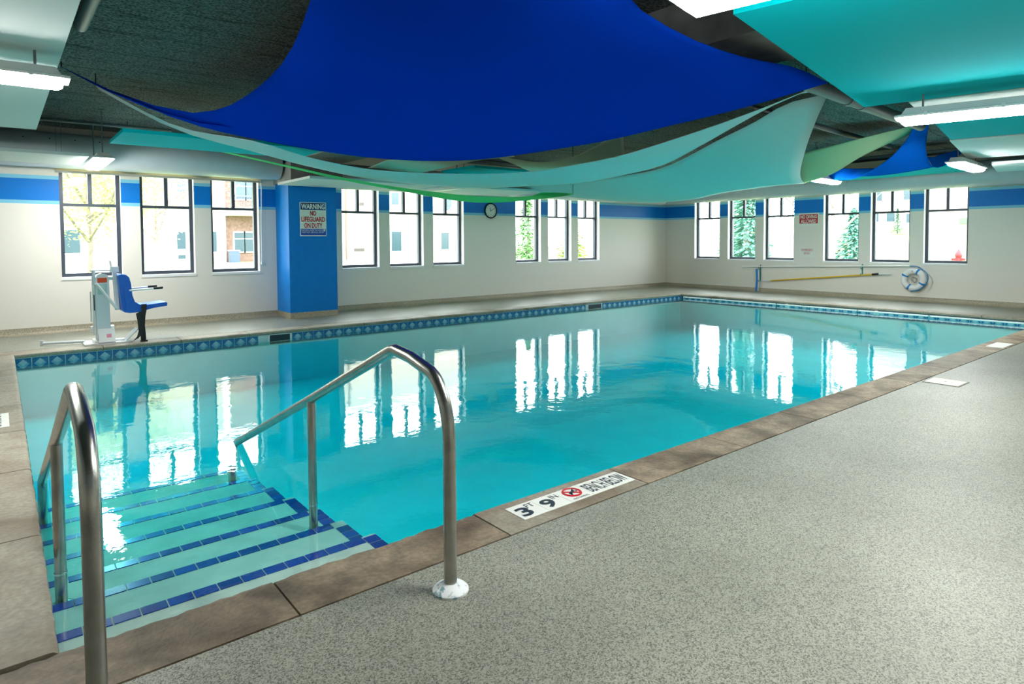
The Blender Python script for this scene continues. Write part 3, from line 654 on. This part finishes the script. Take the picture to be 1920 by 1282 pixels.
# ------------------------------------------------------------------ ducts and pipes
def duct(name, label, a, b, r, seams, holes):
    """round duct between a and b with band seams and rows of small nozzles"""
    a, b = Vector(a), Vector(b); t = (b-a).normalized(); L_ = (b-a).length
    o = thing(name, label, 'duct', a)
    part('shell', MB().tube([a, a+t*.02, b-t*.02, b], [r*.97, r, r, r*.97], 36), M_DUCT, o, True)
    for s in seams: part('seam_band', MB().tube([a+t*(s-.03), a+t*(s-.025), a+t*(s+.025), a+t*(s+.03)], [r, r+.008, r+.008, r], 36, cap=False), M_DUCT, o, True)
    side = Vector((-t.y, t.x, 0));
    if side.y + side.x > 0: side = -side
    hm = MB()
    for k in range(int(L_/holes)):
        p_ = a+t*(k+.5)*holes+(side*math.cos(.55)+Vector((0,0,math.sin(.55))))*r
        dr = (side*math.cos(.55)+Vector((0,0,math.sin(.55))))
        hm.tube([p_-dr*.01, p_+dr*.006], .010, 6)
    e = part('nozzle_row', hm, M_DARKHOLE, o); e['kind'] = 'stuff'
    for s in (L_*.2, L_*.8):
        part('hanger_strap', MB().tube([a+t*s+Vector((0,0,r)), Vector((*(a+t*s).xy, ZC))], .006, 6), M_PIPE, o)
    return o
duct('air_duct', 'thick grey air duct above the windows left of the column', (-18.5,-.42,2.70), (-11.47,-.42,2.70), .255, (3.1,), .30)
duct('air_duct', 'pale air duct above the windows between column and room corner', (-10.42,-.42,2.58), (-.70,-.42,2.58), .235, (2.6, 5.0, 7.6), .30)
duct('air_duct', 'long grey air duct with nozzles above the six windows', (-.42,-.10,2.615), (-.42,-14.1,2.615), .25, (1.6, 5.3, 9.4), .30)
def pipe(label, pts, r, m, seams=()):
    o = thing('ceiling_pipe', label, 'pipe', pts[0])
    part('run', MB().tube(pts, r, 14), m, o, True)
    for s in seams:
        a, b = Vector(pts[0]), Vector(pts[1]); t = (b-a).normalized(); part('coupling', MB().tube([a+t*(s-.05), a+t*(s+.05)], r*1.15, 14), m, o, True)
    a, b = Vector(pts[0]), Vector(pts[-1])
    for f_ in (.12, .5, .88):
        c_ = a.lerp(b, f_); part('hanger', MB().tube([c_, (c_.x, c_.y, ZC)], .006, 6), M_PIPE, o)
    return o
pipe('thick grey ceiling pipe beside the large teal panel', [(-9.4,-8.62,2.94),(-5.2,-8.40,2.94)], .072, M_PIPEG, (1.6, 2.0, 3.4))
pipe('thin dark pipe crossing the ceiling beyond the thick grey pipe', [(-9.6,-7.6,2.98),(-3.0,-7.2,2.98)], .04, M_PIPE, (2.5,))
pipe('dark pipe high above the right window wall', [(-1.6,-13,2.96),(-1.6,-1.0,2.96)], .05, M_PIPE)
pipe('second dark pipe high above the right window wall', [(-2.1,-13,2.93),(-2.1,-1.0,2.93)], .03, M_PIPEG)
pipe('thin grey conduit above the left hanging light', [(-18,-1.05,3.02),(-13.3,-1.18,3.02)], .022, M_PIPEG)
pipe('short grey pipe end at the top beside the white panel', [(-14.83,-5.95,3.0),(-14.81,-8.2,3.0)], .05, M_PIPEG)
pipe('dark sprinkler pipe over the windows right of the column', [(-10,-1.25,2.98),(-1,-1.25,2.98)], .035, M_PIPE, (1.5, 4.5))

# ------------------------------------------------------------------ hanging panels
def panel(label, c, hx, hy, ang, m, group, th=.04):
    x, y, z = c; o = thing('ceiling_panel', label, 'panel', (x, y, z), group)
    e1 = Vector((math.cos(ang), math.sin(ang), 0)); e2 = Vector((-math.sin(ang), math.cos(ang), 0))
    part('board', MB().obox((x, y, z+th/2), e1*hx, e2*hy, (0,0,th/2)), m, o)
    for sx in (-.8, .8):
        for sy in (-.75, .75):
            p_ = Vector((x,y,z+th))+e1*hx*sx+e2*hy*sy; part('cable', MB().tube([p_, (p_.x, p_.y, ZC)], .002, 5), M_PIPEG, o)
def rect(label, x0, x1, y0, y1, z, m): panel(label, ((x0+x1)/2, (y0+y1)/2, z), (x1-x0)/2, (y1-y0)/2, 0, m, 'hanging ceiling panels')
rect('large white ceiling panel over the left deck with a light below it', -17.5, -15.0, -8.6, -3.04, 2.6, M_PANELW)
rect('low white ceiling panel close to the left end of the duct', -17.2, -14.43, -2.10, -.92, 2.45, M_PANELW)
rect('narrow teal ceiling panel in front of the duct left of the column', -14.28, -11.98, -3.79, -2.76, 2.55, M_PANELT)
rect('white ceiling panel hanging in front of the blue column', -11.60, -6.7, -2.2, -.76, 2.33, M_PANELW)
rect('small teal ceiling panel glimpsed beneath the big blue sail', -9.27, -7.0, -3.3, -2.3, 2.55, M_PANELT)
E1 = Vector((.9816,.191,0)); E2 = Vector((.191,-.9816,0)); O_ = Vector((-12.41,-9.96,0)); AG = math.atan2(.191,.9816)
def row(label, s0, s1, o0, o1, z, m):
    c_ = O_+E1*(s0+s1)/2+E2*(o0+o1)/2; panel(label, (c_.x, c_.y, z), (s1-s0)/2, (o1-o0)/2, AG, m, 'hanging ceiling panels')
row('largest teal ceiling panel overhead at the upper right', 0, 3.02, 0, 2.9, 2.5, M_PANELT)
row('white ceiling panel between two teal panels behind the long light', 3.05, 4.27, .33, 3.2, 2.5, M_PANELW)
row('second teal ceiling panel beyond the long light', 4.3, 5.76, .36, 3.4, 2.5, M_PANELT)
row('white ceiling panel beyond the second teal panel', 5.87, 8.1, .34, 3.6, 2.5, M_PANELW)
row('farthest white ceiling panel beside the right duct', 8.35, 9.7, .6, 4.0, 2.42, M_PANELW)
rect('teal ceiling panel above the right duct behind the small blue sail', -2.5, -1.2, -8.0, -5.0, 2.60, M_PANELT)

# ------------------------------------------------------------------ fluorescent lights
def light(label, c, ang, L_=1.26, w_=.19, lit=True):
    x, y, z = c; e1 = Vector((math.cos(ang), math.sin(ang), 0)); e2 = Vector((-math.sin(ang), math.cos(ang), 0)); C_ = Vector(c)
    o = thing('fluorescent_light', label, 'light', c, 'hanging fluorescent lights')
    def loft(mb, rings):
        i = len(mb.v)
        for hl, hw, z_ in rings:
            for sx, sy in ((-1,-1),(1,-1),(1,1),(-1,1)): mb.v.append(tuple(C_+e1*hl*sx+e2*hw*sy+Vector((0,0,z_))))
        for k in range(len(rings)-1):
            for j_ in range(4): mb.f.append((i+k*4+j_, i+k*4+(j_+1)%4, i+k*4+4+(j_+1)%4, i+k*4+4+j_)); mb.m.append(0)
        mb.f.append((i,i+1,i+2,i+3)); mb.m.append(0); k = len(rings)-1; mb.f.append(tuple(i+k*4+q_ for q_ in range(4))); mb.m.append(0)
        return mb
    part('lens', loft(MB(), [(L_/2-.035, w_*.30, 0), (L_/2-.01, w_*.46, .022), (L_/2, w_*.5, .055)]), M_LENS if lit else M_LENSOFF, o)
    part('housing', loft(MB(), [(L_/2+.025, w_*.60, .050), (L_/2+.025, w_*.60, .066), (L_/2-.02, w_*.40, .078), (L_/2-.05, w_*.34, .125)]), M_WHITE, o)
    for s in (-.36, 0, .36):
        for q_ in (-1, 1): part('latch', MB().obox(C_+e1*L_*s+e2*(q_*w_*.605)+Vector((0,0,.06)), e1*.012, e2*.005, (0,0,.016)), M_GREYMET, o)
    for s in (-.38, .38):
        p_ = C_+e1*L_*s; part('stem', MB().tube([p_+Vector((0,0,.125)), (p_.x,p_.y,ZC)], .008, 8), M_PIPEG, o)
        part('canopy', MB().lathe([(.04,-.012),(.04,0)], (p_.x,p_.y,ZC-.002), 14), M_PIPEG, o, True)
H = math.pi/2
light('hanging fluorescent light in front of the first window', (-14.26, -1.42, 2.40), H, 1.25, .20)
light('fluorescent light below the large white panel over the left deck', (-15.64, -6.62, 2.37), -.02, 1.30, .20)
light('fluorescent light cut by the top edge beside the largest teal panel', (-12.93, -10.76, 2.31), H+AG, 1.30, .20)
light('long fluorescent light under the white panel at the right edge', (-9.46, -10.38, 2.27), H+AG+.05, 1.34, .19)
light('small distant light behind the pale teal sail', (-3.34, -6.20, 2.40), 0.1, 1.2, .19)
light('distant fluorescent light under the farthest white panel', (-4.62, -8.80, 2.33), .06, 1.26, .19)
light('unlit fluorescent light hanging by the white panel near the clock', (-9.08, -2.05, 2.26), H, 1.2, .17, False)

# ------------------------------------------------------------------ fabric sails
SAILS = {
 'blue': [
  ([(-14.84,-4.26,3.05),(-14.49,-4.38,2.85),(-14.29,-4.57,2.75),(-13.91,-4.55,2.62),(-13.05,-4.69,2.45),(-11.91,-4.96,2.33),(-11.03,-5.66,2.30),(-10.53,-7.08,2.36),(-10.15,-7.81,2.48),(-9.84,-8.50,2.60),(-9.08,-8.90,2.86)],
   [(-14.22,-9.28,3.05),(-13.92,-9.66,3.00),(-13.49,-9.86,3.05)],
   [(-14.84,-4.26,3.05),(-14.48,-4.33,2.88),(-14.01,-4.58,2.70),(-13.81,-4.78,2.65),(-13.68,-5.62,2.60),(-13.78,-7.20,2.58),(-14.05,-8.51,2.62),(-14.21,-9.15,2.85),(-14.22,-9.28,3.05)],
   [(-9.08,-8.90,2.86),(-10.59,-9.35,2.66),(-11.38,-9.42,2.58),(-12.11,-9.51,2.54),(-12.90,-9.69,2.54),(-13.37,-9.86,2.72),(-13.49,-9.86,3.05)]),
 ],
 'white': [
  ([(-14.53,-3.94,2.98),(-13.82,-4.08,2.62),(-13.20,-4.81,2.42),(-12.38,-4.39,2.34),(-11.30,-4.05,2.30),(-10.11,-4.41,2.30),(-9.39,-4.91,2.34),(-9.16,-5.51,2.39),(-8.95,-6.21,2.47),(-8.70,-7.24,2.68),(-8.65,-8.02,2.83),(-8.65,-8.50,2.93),(-8.46,-8.62,2.98)],
   [(-14.48,-3.74,2.98),(-13.77,-3.83,2.62),(-12.95,-3.99,2.42),(-12.36,-3.68,2.36),(-11.27,-3.12,2.30),(-10.23,-2.89,2.27),(-9.04,-2.89,2.25),(-8.59,-3.46,2.26),(-7.84,-4.18,2.30),(-7.55,-4.82,2.38),(-7.18,-5.43,2.52),(-7.95,-6.69,2.62),(-8.30,-7.45,2.75),(-8.52,-8.00,2.85),(-8.53,-8.34,2.93),(-8.31,-8.55,2.98)],
   None,
   None),
 ],
 'pale_teal': [
  ([(-8.12,-1.33,2.42),(-7.40,-1.99,2.42),(-6.74,-3.05,2.44),(-6.83,-4.24,2.47),(-7.15,-5.48,2.50),(-7.99,-7.01,2.66),(-8.22,-7.62,2.76),(-8.39,-8.13,2.88),(-8.06,-8.43,2.98)],
   [(-7.96,-1.28,2.42),(-6.84,-1.95,2.32),(-5.51,-2.16,2.25),(-3.99,-2.35,2.20),(-3.87,-3.57,2.20),(-4.40,-4.79,2.26),(-4.45,-5.80,2.31),(-4.07,-6.18,2.35)],
   None,
   [(-8.06,-8.43,2.98),(-7.46,-8.01,2.82),(-6.69,-7.51,2.62),(-5.64,-6.90,2.43),(-4.80,-6.49,2.37),(-4.07,-6.18,2.35)]),
  ([(-5.10,-6.42,2.72),(-5.33,-7.55,2.83),(-4.99,-8.15,2.98),(-4.81,-8.44,3.05)],
   [(-3.96,-6.12,2.36),(-4.07,-6.67,2.48),(-4.28,-7.27,2.72),(-4.48,-7.97,2.93),(-4.64,-8.42,3.05)],
   [(-5.10,-6.42,2.72),(-4.55,-6.20,2.50),(-3.96,-6.12,2.36)],
   None),
 ],
 'green': [
  ([(-13.94,-0.87,3.05),(-12.45,-2.37,2.55),(-11.94,-2.80,2.40),(-11.53,-3.02,2.30),(-10.92,-3.31,2.18),(-10.12,-3.33,2.12),(-9.39,-3.39,2.08),(-8.69,-3.57,2.08),(-8.16,-3.70,2.12),(-7.22,-3.49,2.20)],
   [(-13.93,-0.83,3.04),(-12.42,-2.27,2.54),(-11.91,-2.71,2.38),(-11.50,-2.94,2.27),(-10.87,-3.21,2.15),(-10.54,-3.42,2.08),(-9.76,-3.36,2.00),(-9.13,-3.33,1.98),(-8.69,-3.58,2.00),(-8.03,-3.86,2.08),(-7.13,-3.39,2.19)],
   None,
   None),
  ([(-7.41,-2.86,2.25),(-7.30,-3.09,2.24),(-7.12,-3.39,2.21)],
   [(-8.15,-3.26,2.10),(-7.69,-3.37,2.14),(-7.13,-3.39,2.20)],
   None,
   None),
 ],
 'cream': [
  ([(-9.33,-3.75,2.72),(-8.63,-4.03,2.62),(-8.39,-4.52,2.63),(-8.54,-5.24,2.70),(-8.55,-5.52,2.78),(-8.42,-5.73,2.85)],
   [(-9.02,-3.52,2.72),(-8.65,-3.57,2.62),(-8.06,-3.38,2.55),(-7.85,-3.95,2.55),(-7.81,-4.66,2.60),(-7.76,-5.18,2.66)],
   None,
   None),
  ([(-10.38,-2.39,2.68),(-10.03,-2.90,2.68),(-9.37,-3.44,2.70),(-8.86,-3.77,2.74)],
   [(-10.46,-1.88,2.60),(-10.11,-1.97,2.58),(-9.67,-2.02,2.53),(-9.19,-3.20,2.67),(-8.66,-3.59,2.74)],
   None,
   None),
 ],
 'bright_blue': [
  ([(-4.97,-8.24,3.00),(-4.66,-8.05,2.87),(-4.51,-7.89,2.75),(-4.25,-7.65,2.64),(-3.87,-7.28,2.53),(-3.51,-6.88,2.45)],
   [(-5.05,-8.46,3.02),(-4.19,-8.14,2.83),(-3.76,-8.01,2.70),(-3.37,-7.93,2.60),(-3.22,-7.93,2.54)],
   None,
   [(-3.51,-6.88,2.45),(-3.51,-7.23,2.44),(-3.48,-7.55,2.46),(-3.29,-7.82,2.51),(-3.22,-7.93,2.54)]),
  ([(-3.21,-5.99,2.52),(-3.54,-6.43,2.62),(-3.22,-6.76,2.62),(-3.24,-7.07,2.60)],
   [(-3.00,-5.89,2.52),(-3.18,-6.26,2.46),(-3.25,-6.60,2.43),(-3.49,-6.89,2.45)],
   None,
   None),
  ([(-3.20,-7.83,2.72),(-3.02,-7.87,2.73),(-2.86,-7.94,2.78),(-2.50,-8.05,2.86),(-2.30,-8.04,2.86)],
   [(-3.22,-7.93,2.54),(-3.05,-7.96,2.54),(-2.88,-8.02,2.60),(-2.67,-8.07,2.70),(-2.20,-8.05,2.84)],
   None,
   None),
 ],
}

def sail(key, label, rgb, cords, trans=.2, curl=None, lift=0.):
    pats = SAILS[key]; A_ = Vector(pats[0][0][0])
    o = thing('fabric_sail', label, 'sail', A_, 'tensioned fabric sails under the ceiling')
    NU, NV = 40, 14
    mbs = [MB(), MB()]
    for kp, (c0, c1, d0, d1) in enumerate(pats):
        mb = mbs[1 if (curl and kp == 1) else 0]
        C0 = resample(smooth_path(c0, 6), NU); C1_ = resample(smooth_path(c1, 6), NU)
        st = lambda a, b: [a.lerp(b, k/NV) for k in range(NV+1)]
        D0_ = resample(smooth_path(d0, 6), NV) if d0 else st(C0[0], C1_[0]); D1_ = resample(smooth_path(d1, 6), NV) if d1 else st(C0[-1], C1_[-1])
        C0[0] = D0_[0]; C1_[0] = D0_[-1]; C0[-1] = D1_[0]; C1_[-1] = D1_[-1]; i = len(mb.v)
        for v in range(NV+1):
            for u in range(NU+1):
                s, t = u/NU, v/NV
                p_ = C0[u]*(1-t)+C1_[u]*t+D0_[v]*(1-s)+D1_[v]*s-(C0[0]*(1-s)*(1-t)+C0[-1]*s*(1-t)+C1_[0]*(1-s)*t+C1_[-1]*s*t)
                p_.z += lift*math.sin(math.pi*s)*math.sin(math.pi*min(1, t*1.25))**.7 if t < .8 else 0
                mb.v.append(tuple(p_))
        for v in range(NV):
            for u in range(NU):
                a = i+v*(NU+1)+u; mb.f.append((a, a+1, a+NU+2, a+NU+1)); mb.m.append(0)
    for nm, mb, cc in (('cloth', mbs[0], rgb), ('curled_end', mbs[1], curl)):
        if not mb.f: continue
        f_ = part(nm, mb, fabric(key+'_'+nm, cc, trans), o, True)
        sd = f_.modifiers.new('thickness', 'SOLIDIFY'); sd.thickness = .003; sd.offset = 0
    for c_ in cords:
        c_ = Vector(c_); part('cord', MB().tube([c_, (c_.x, c_.y, ZC)], .006, 6), M_BLACK, o)
q = SAILS
sail('blue', 'huge dark blue sail spanning the whole upper picture', (6,64,202), [q['blue'][0][0][0], q['blue'][0][0][-1], q['blue'][0][1][0], q['blue'][0][1][-1]], .08, lift=.26)
sail('white', 'narrow white curved sail hanging just below the huge blue sail', (240,243,242), [q['white'][0][0][0], q['white'][0][0][-1]])
sail('pale_teal', 'pale grey teal sail with a deep curl at its right side', (206,228,226), [q['pale_teal'][0][0][-1], q['pale_teal'][1][0][-1], q['pale_teal'][0][0][0]], curl=(186,200,160))
sail('green', 'bright green sail hanging as a thin curve above the clock', (120,232,150), [q['green'][0][0][0], q['green'][0][0][-1]], .3)
sail('cream', 'pale cream green sail glimpsed between the blue and white sails', (244,250,228), [q['cream'][0][0][-1], q['cream'][0][0][0], q['cream'][1][0][-1]])
sail('bright_blue', 'small bright blue sail pinched at the top near the right duct', (10,98,205), [q['bright_blue'][0][1][0], q['bright_blue'][1][0][0], q['bright_blue'][2][0][-1]], .1)

# ------------------------------------------------------------------ outside
M_LAWN = mat('lawn', (140,150,100), .95, var=.15, vscale=.8)
GZ = .42
mb = MB(); mb.box(-60, 80, .30, 70, GZ-.5, GZ); mb.box(.30, 80, -60, .30, GZ-.5, GZ)
o = part('lawn', mb, M_LAWN); o['kind'] = 'structure'; o['label'] = 'pale grass outside the windows'
mb = MB(); mb.v += [(12,-60,GZ-.01),(12,18,GZ-.01),(34,18,2.3),(34,-60,2.3),(34,18,GZ-.5),(34,-60,GZ-.5)]; mb.f += [(0,1,2,3),(2,4,5,3),(1,4,2),(0,3,5),(0,5,4,1)]; mb.m += [0]*5
o = part('hill', mb, M_LAWN); o['kind'] = 'structure'; o['label'] = 'grassy slope beyond the right windows'
mb = MB(); mb.box(-40, 40, 11.0, 13.2, GZ-.02, GZ+.03)
o = part('path', mb, mat('pale_path', (214,210,202), .9)); o['kind'] = 'structure'; o['label'] = 'pale footpath outside'

M_BARK = mat('bark', (128,118,110), .9, var=.2, vscale=10.); M_BARKG = mat('grey_bark', (128,122,122), .9, var=.2, vscale=10.)
def leafy(mb, c, r, n, s, flat=1.):
    for _ in range(n):
        d = Vector((random.gauss(0,1), random.gauss(0,1), random.gauss(0,1))).normalized()*r*random.random()**.45; d.z *= flat; p_ = Vector(c)+d
        a = Vector((random.uniform(-1,1), random.uniform(-1,1), random.uniform(-.6,.6))).normalized(); b = a.orthogonal().normalized()
        k = s*random.uniform(.6,1.3); mb.poly([p_-a*k, p_-b*k*.5, p_+a*k, p_+b*k*.5])
def tree(name, label, base, h, spread, leafc, n, leaf_s, bark, group, branches=9):
    o = thing(name, label, 'tree', base, group); b = Vector(base)
    top = b+Vector((0,0,h*.62)); tr = MB().tube([b, b+Vector((.05,0,h*.18)), b+Vector((0,.05,h*.4)), top], [h*.011, h*.009, h*.007, h*.004], 9)
    part('trunk', tr, bark, o, True); cr = MB()
    for k in range(branches):
        a = 2*math.pi*k/branches+random.uniform(-.3,.3); z0 = h*random.uniform(.16,.55); p0 = b+Vector((0,0,z0)); l_ = spread*random.uniform(.6,1.)
        p1 = p0+Vector((math.cos(a)*l_*.5, math.sin(a)*l_*.5, h*.12)); p2 = p0+Vector((math.cos(a)*l_, math.sin(a)*l_, h*random.uniform(.2,.34)))
        part('branch', MB().tube([p0, p1, p2], [h*.007, h*.0045, h*.002], 6), bark, o, True)
        if n: leafy(cr, p2, spread*.45, n//(2*branches), leaf_s); leafy(cr, p1, spread*.35, n//(2*branches), leaf_s)
    if n:
        leafy(cr, top, spread*.6, n//5, leaf_s)
        c_ = part('crown', cr, fabric('leaves_%s_%d' % (name, n), leafc, .4), o); c_['kind'] = 'stuff'
    return o
tree('leafy_tree', 'light green leafy tree outside the leftmost window', (-13.75, 5.6, GZ), 5.4, 2.5, (150,172,108), 9000, .045, M_BARK, 'trees outside', 11)
tree('leafy_tree', 'young leafy tree between the first and second windows outside', (-11.2, 12.5, GZ), 5.6, 2.2, (176,178,146), 3600, .05, M_BARK, 'trees outside', 10)
tree('bare_tree', 'bare forked grey tree outside the fourth window of the right wall', (6.2, -2.05, GZ), 6.0, 1.7, (150,116,116), 500, .03, M_BARKG, 'trees outside', 12)
tree('bare_tree', 'thin reddish bare tree outside the third window of the right wall', (13, 2.8, GZ), 5.5, 2.6, (150,116,116), 2600, .05, M_BARKG, 'trees outside', 11)
tree('bare_tree', 'slender bare sapling far behind the seventh window', (2.6, 16.5, GZ), 4.0, 1.2, (150,140,130), 300, .04, M_BARKG, 'trees outside', 7)
def conifer(label, base, h, r, c, n):
    o = thing('conifer', label, 'tree', base, 'conifers outside'); b = Vector(base)
    part('trunk', MB().tube([b, b+Vector((0,0,h*.95))], [h*.025, h*.006], 8), M_BARK, o, True); cr = MB()
    for _ in range(n):
        t = random.random()**1.3; a = random.uniform(0, 6.283); rr = r*(1-t)*random.uniform(.25,1); p_ = b+Vector((math.cos(a)*rr, math.sin(a)*rr, h*(.08+.92*t)-rr*.25))
        d = Vector((math.cos(a), math.sin(a), -.35))*r*.16; s_ = Vector((-math.sin(a), math.cos(a), .1))*r*.05
        cr.poly([p_-d*.5, p_+s_, p_+d, p_-s_])
    c_ = part('needles', cr, fabric('needles_%d' % n, c, .25), o); c_['kind'] = 'stuff'
conifer('blue green spruce filling the second window of the right wall', (6.4, 1.15, GZ), 4.6, 1.25, (112,164,150), 2600)
conifer('spruce edging into the first window of the right wall', (8.5, 2.7, GZ), 4.2, 1.2, (112,164,134), 2000)
conifer('low spruce beside the bare forked tree outside', (8.0, -1.95, GZ), 2.0, 1.0, (112,164,150), 1600)
conifer('small lone spruce on the slope outside the fifth right window', (26, 3.2, 1.65), 1.5, .5, (60,110,90), 900)
conifer('spruce outside the eighth window of the left wall', (5.3, 12.5, GZ), 3.6, 1.2, (112,160,100), 1800)
conifer('yellow green spruce outside the ninth window of the left wall', (7.4, 11.5, GZ), 3.2, 1.1, (120,150,60), 1600)

def house(name, label, y, x0, x1, z1, wins, doors, wall, brick=None):
    o = thing(name, label, 'building', ((x0+x1)/2, y, GZ)); part('wall', MB().box(x0, x1, y, y+6, GZ-.2, z1), wall, o)
    for (a, b, c_, d) in wins:
        f_ = part('window', MB().box(a-.07, b+.07, y-.05, y+.02, c_-.07, d+.07), M_REVEAL, o); part('pane', MB().box(a, b, y-.06, y-.045, c_, d), mat('far_glass', (52,74,84), .15), f_)
    for (a, b, c_, d) in doors: part('vent', MB().box(a, b, y-.03, y+.01, c_, d), mat('grey_vent', (70,66,64), .6), o)
    return o
M_BRICKP = mat('pale_brick', (214,200,190), .9, rgb2=(196,176,164), vscale=9.); M_STUCCO = mat('pale_stucco', (168,160,150), .9, var=.04)
hb = house('apartment_building', 'pale brick apartment building outside the second to sixth windows', 20, -14.5, 7.2, 7.5,
      [(-9.08,-8.72,1.06,1.85), (-9.04,-8.74,.62,.80), (-9.02,-8.66,3.59,4.15), (-7.75,-7.41,.92,1.86), (1.68,2.30,.83,1.91), (1.70,2.16,3.4,4.06), (4.93,5.47,.88,1.86), (5.25,5.69,3.16,3.93), (-13.4,-12.7,.95,1.9)],
      [(-.53,.06,.84,1.0), (-.18,.07,3.3,3.46)], M_STUCCO)
part('downpipe', MB().tube([(-.98,19.93,GZ),(-.97,19.93,7.4)], .05, 8), mat('tan_downpipe', (110,92,84), .6), hb)
part('bay_corner', MB().box(-7.30, -7.05, 19.75, 20, GZ, 7.5), M_REVEAL, hb)
part('brick_bay', MB().box(-7.05, -5.0, 19.92, 20.02, GZ, 7.4), mat('dark_brick', (126,102,92), .9, rgb2=(104,82,74), vscale=9.), hb)  # bay of brick in a darker brown
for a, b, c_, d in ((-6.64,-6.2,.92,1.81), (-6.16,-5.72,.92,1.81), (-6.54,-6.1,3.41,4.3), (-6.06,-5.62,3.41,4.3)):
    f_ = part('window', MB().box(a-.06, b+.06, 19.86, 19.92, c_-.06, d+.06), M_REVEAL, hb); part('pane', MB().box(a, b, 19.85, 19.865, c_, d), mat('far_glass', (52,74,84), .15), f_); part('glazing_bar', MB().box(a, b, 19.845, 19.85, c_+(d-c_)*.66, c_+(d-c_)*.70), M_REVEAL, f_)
bl = part('balcony', MB().box(-7.05, -5.0, 18.9, 19.92, 2.60, 2.95), M_REVEAL, hb)
rl = MB().box(-7.05, -5.0, 18.92, 18.97, 3.45, 3.52)
for k in range(18): rl.box(-7.02+k*.115, -7.0+k*.115, 18.93, 18.96, 2.95, 3.46)
part('railing', rl, mat('grey_railing', (80,88,96), .5), bl)
o = thing('utility_box', 'blue grey box against the far building outside the third window', 'box', (-6.9, 19.3, GZ)); part('cabinet', MB().box(-7.0, -6.6, 19.2, 19.6, GZ, .95), mat('blue_grey_box', (70,86,108), .6), o); part('lid', MB().box(-7.02, -6.58, 19.18, 19.62, .95, .99), M_GREYMET, o)
# houses on the slope to the right
hh = thing('white_house', 'white house on the slope outside the last right window', 'building', (34, 1, 1.9))
part('wall', MB().box(31, 38, -5.5, 8.5, 1.5, 6), M_STUCCO, hh); part('green_strip', MB().box(30.9, 31, .2, 1.5, 2.25, 2.6), mat('green_board', (90,140,90), .8), hh)
for y, z in ((3.6,3.9), (4.4,3.9), (6.2,3.9), (5.4,2.5), (6.4,2.5), (4.2,2.4)):
    f_ = part('window', MB().box(30.92, 31, y-.32, y+.32, z-.06, z+.66), M_REVEAL, hh); part('pane', MB().box(30.9, 30.93, y-.25, y+.25, z, z+.6), mat('far_glass', (52,74,84), .15), f_)
part('roof', MB().prism([(-6,6),(9,6),(1.5,8.5)], 30.7, 38.3, axis='x'), mat('roof_grey', (150,150,154), .9), hh)
hy = thing('fire_hydrant', 'red fire hydrant outside the last window of the right wall', 'hydrant', (5.2, -5.9, GZ))
M_HYD = mat('hydrant_red', (190,40,50), .5)
part('barrel', MB().lathe([(.10,0),(.10,.04),(.075,.06),(.075,.42),(.09,.45),(.09,.48),(.07,.55),(.03,.60),(.02,.63)], (5.2,-5.9,GZ), 16), M_HYD, hy, True)
part('outlet', MB().tube([(5.2,-6.06,GZ+.36),(5.2,-5.74,GZ+.36)], .04, 12), M_HYD, hy, True); part('outlet', MB().tube([(5.04,-5.9,GZ+.34),(5.2,-5.9,GZ+.34)], .05, 12), M_HYD, hy, True)
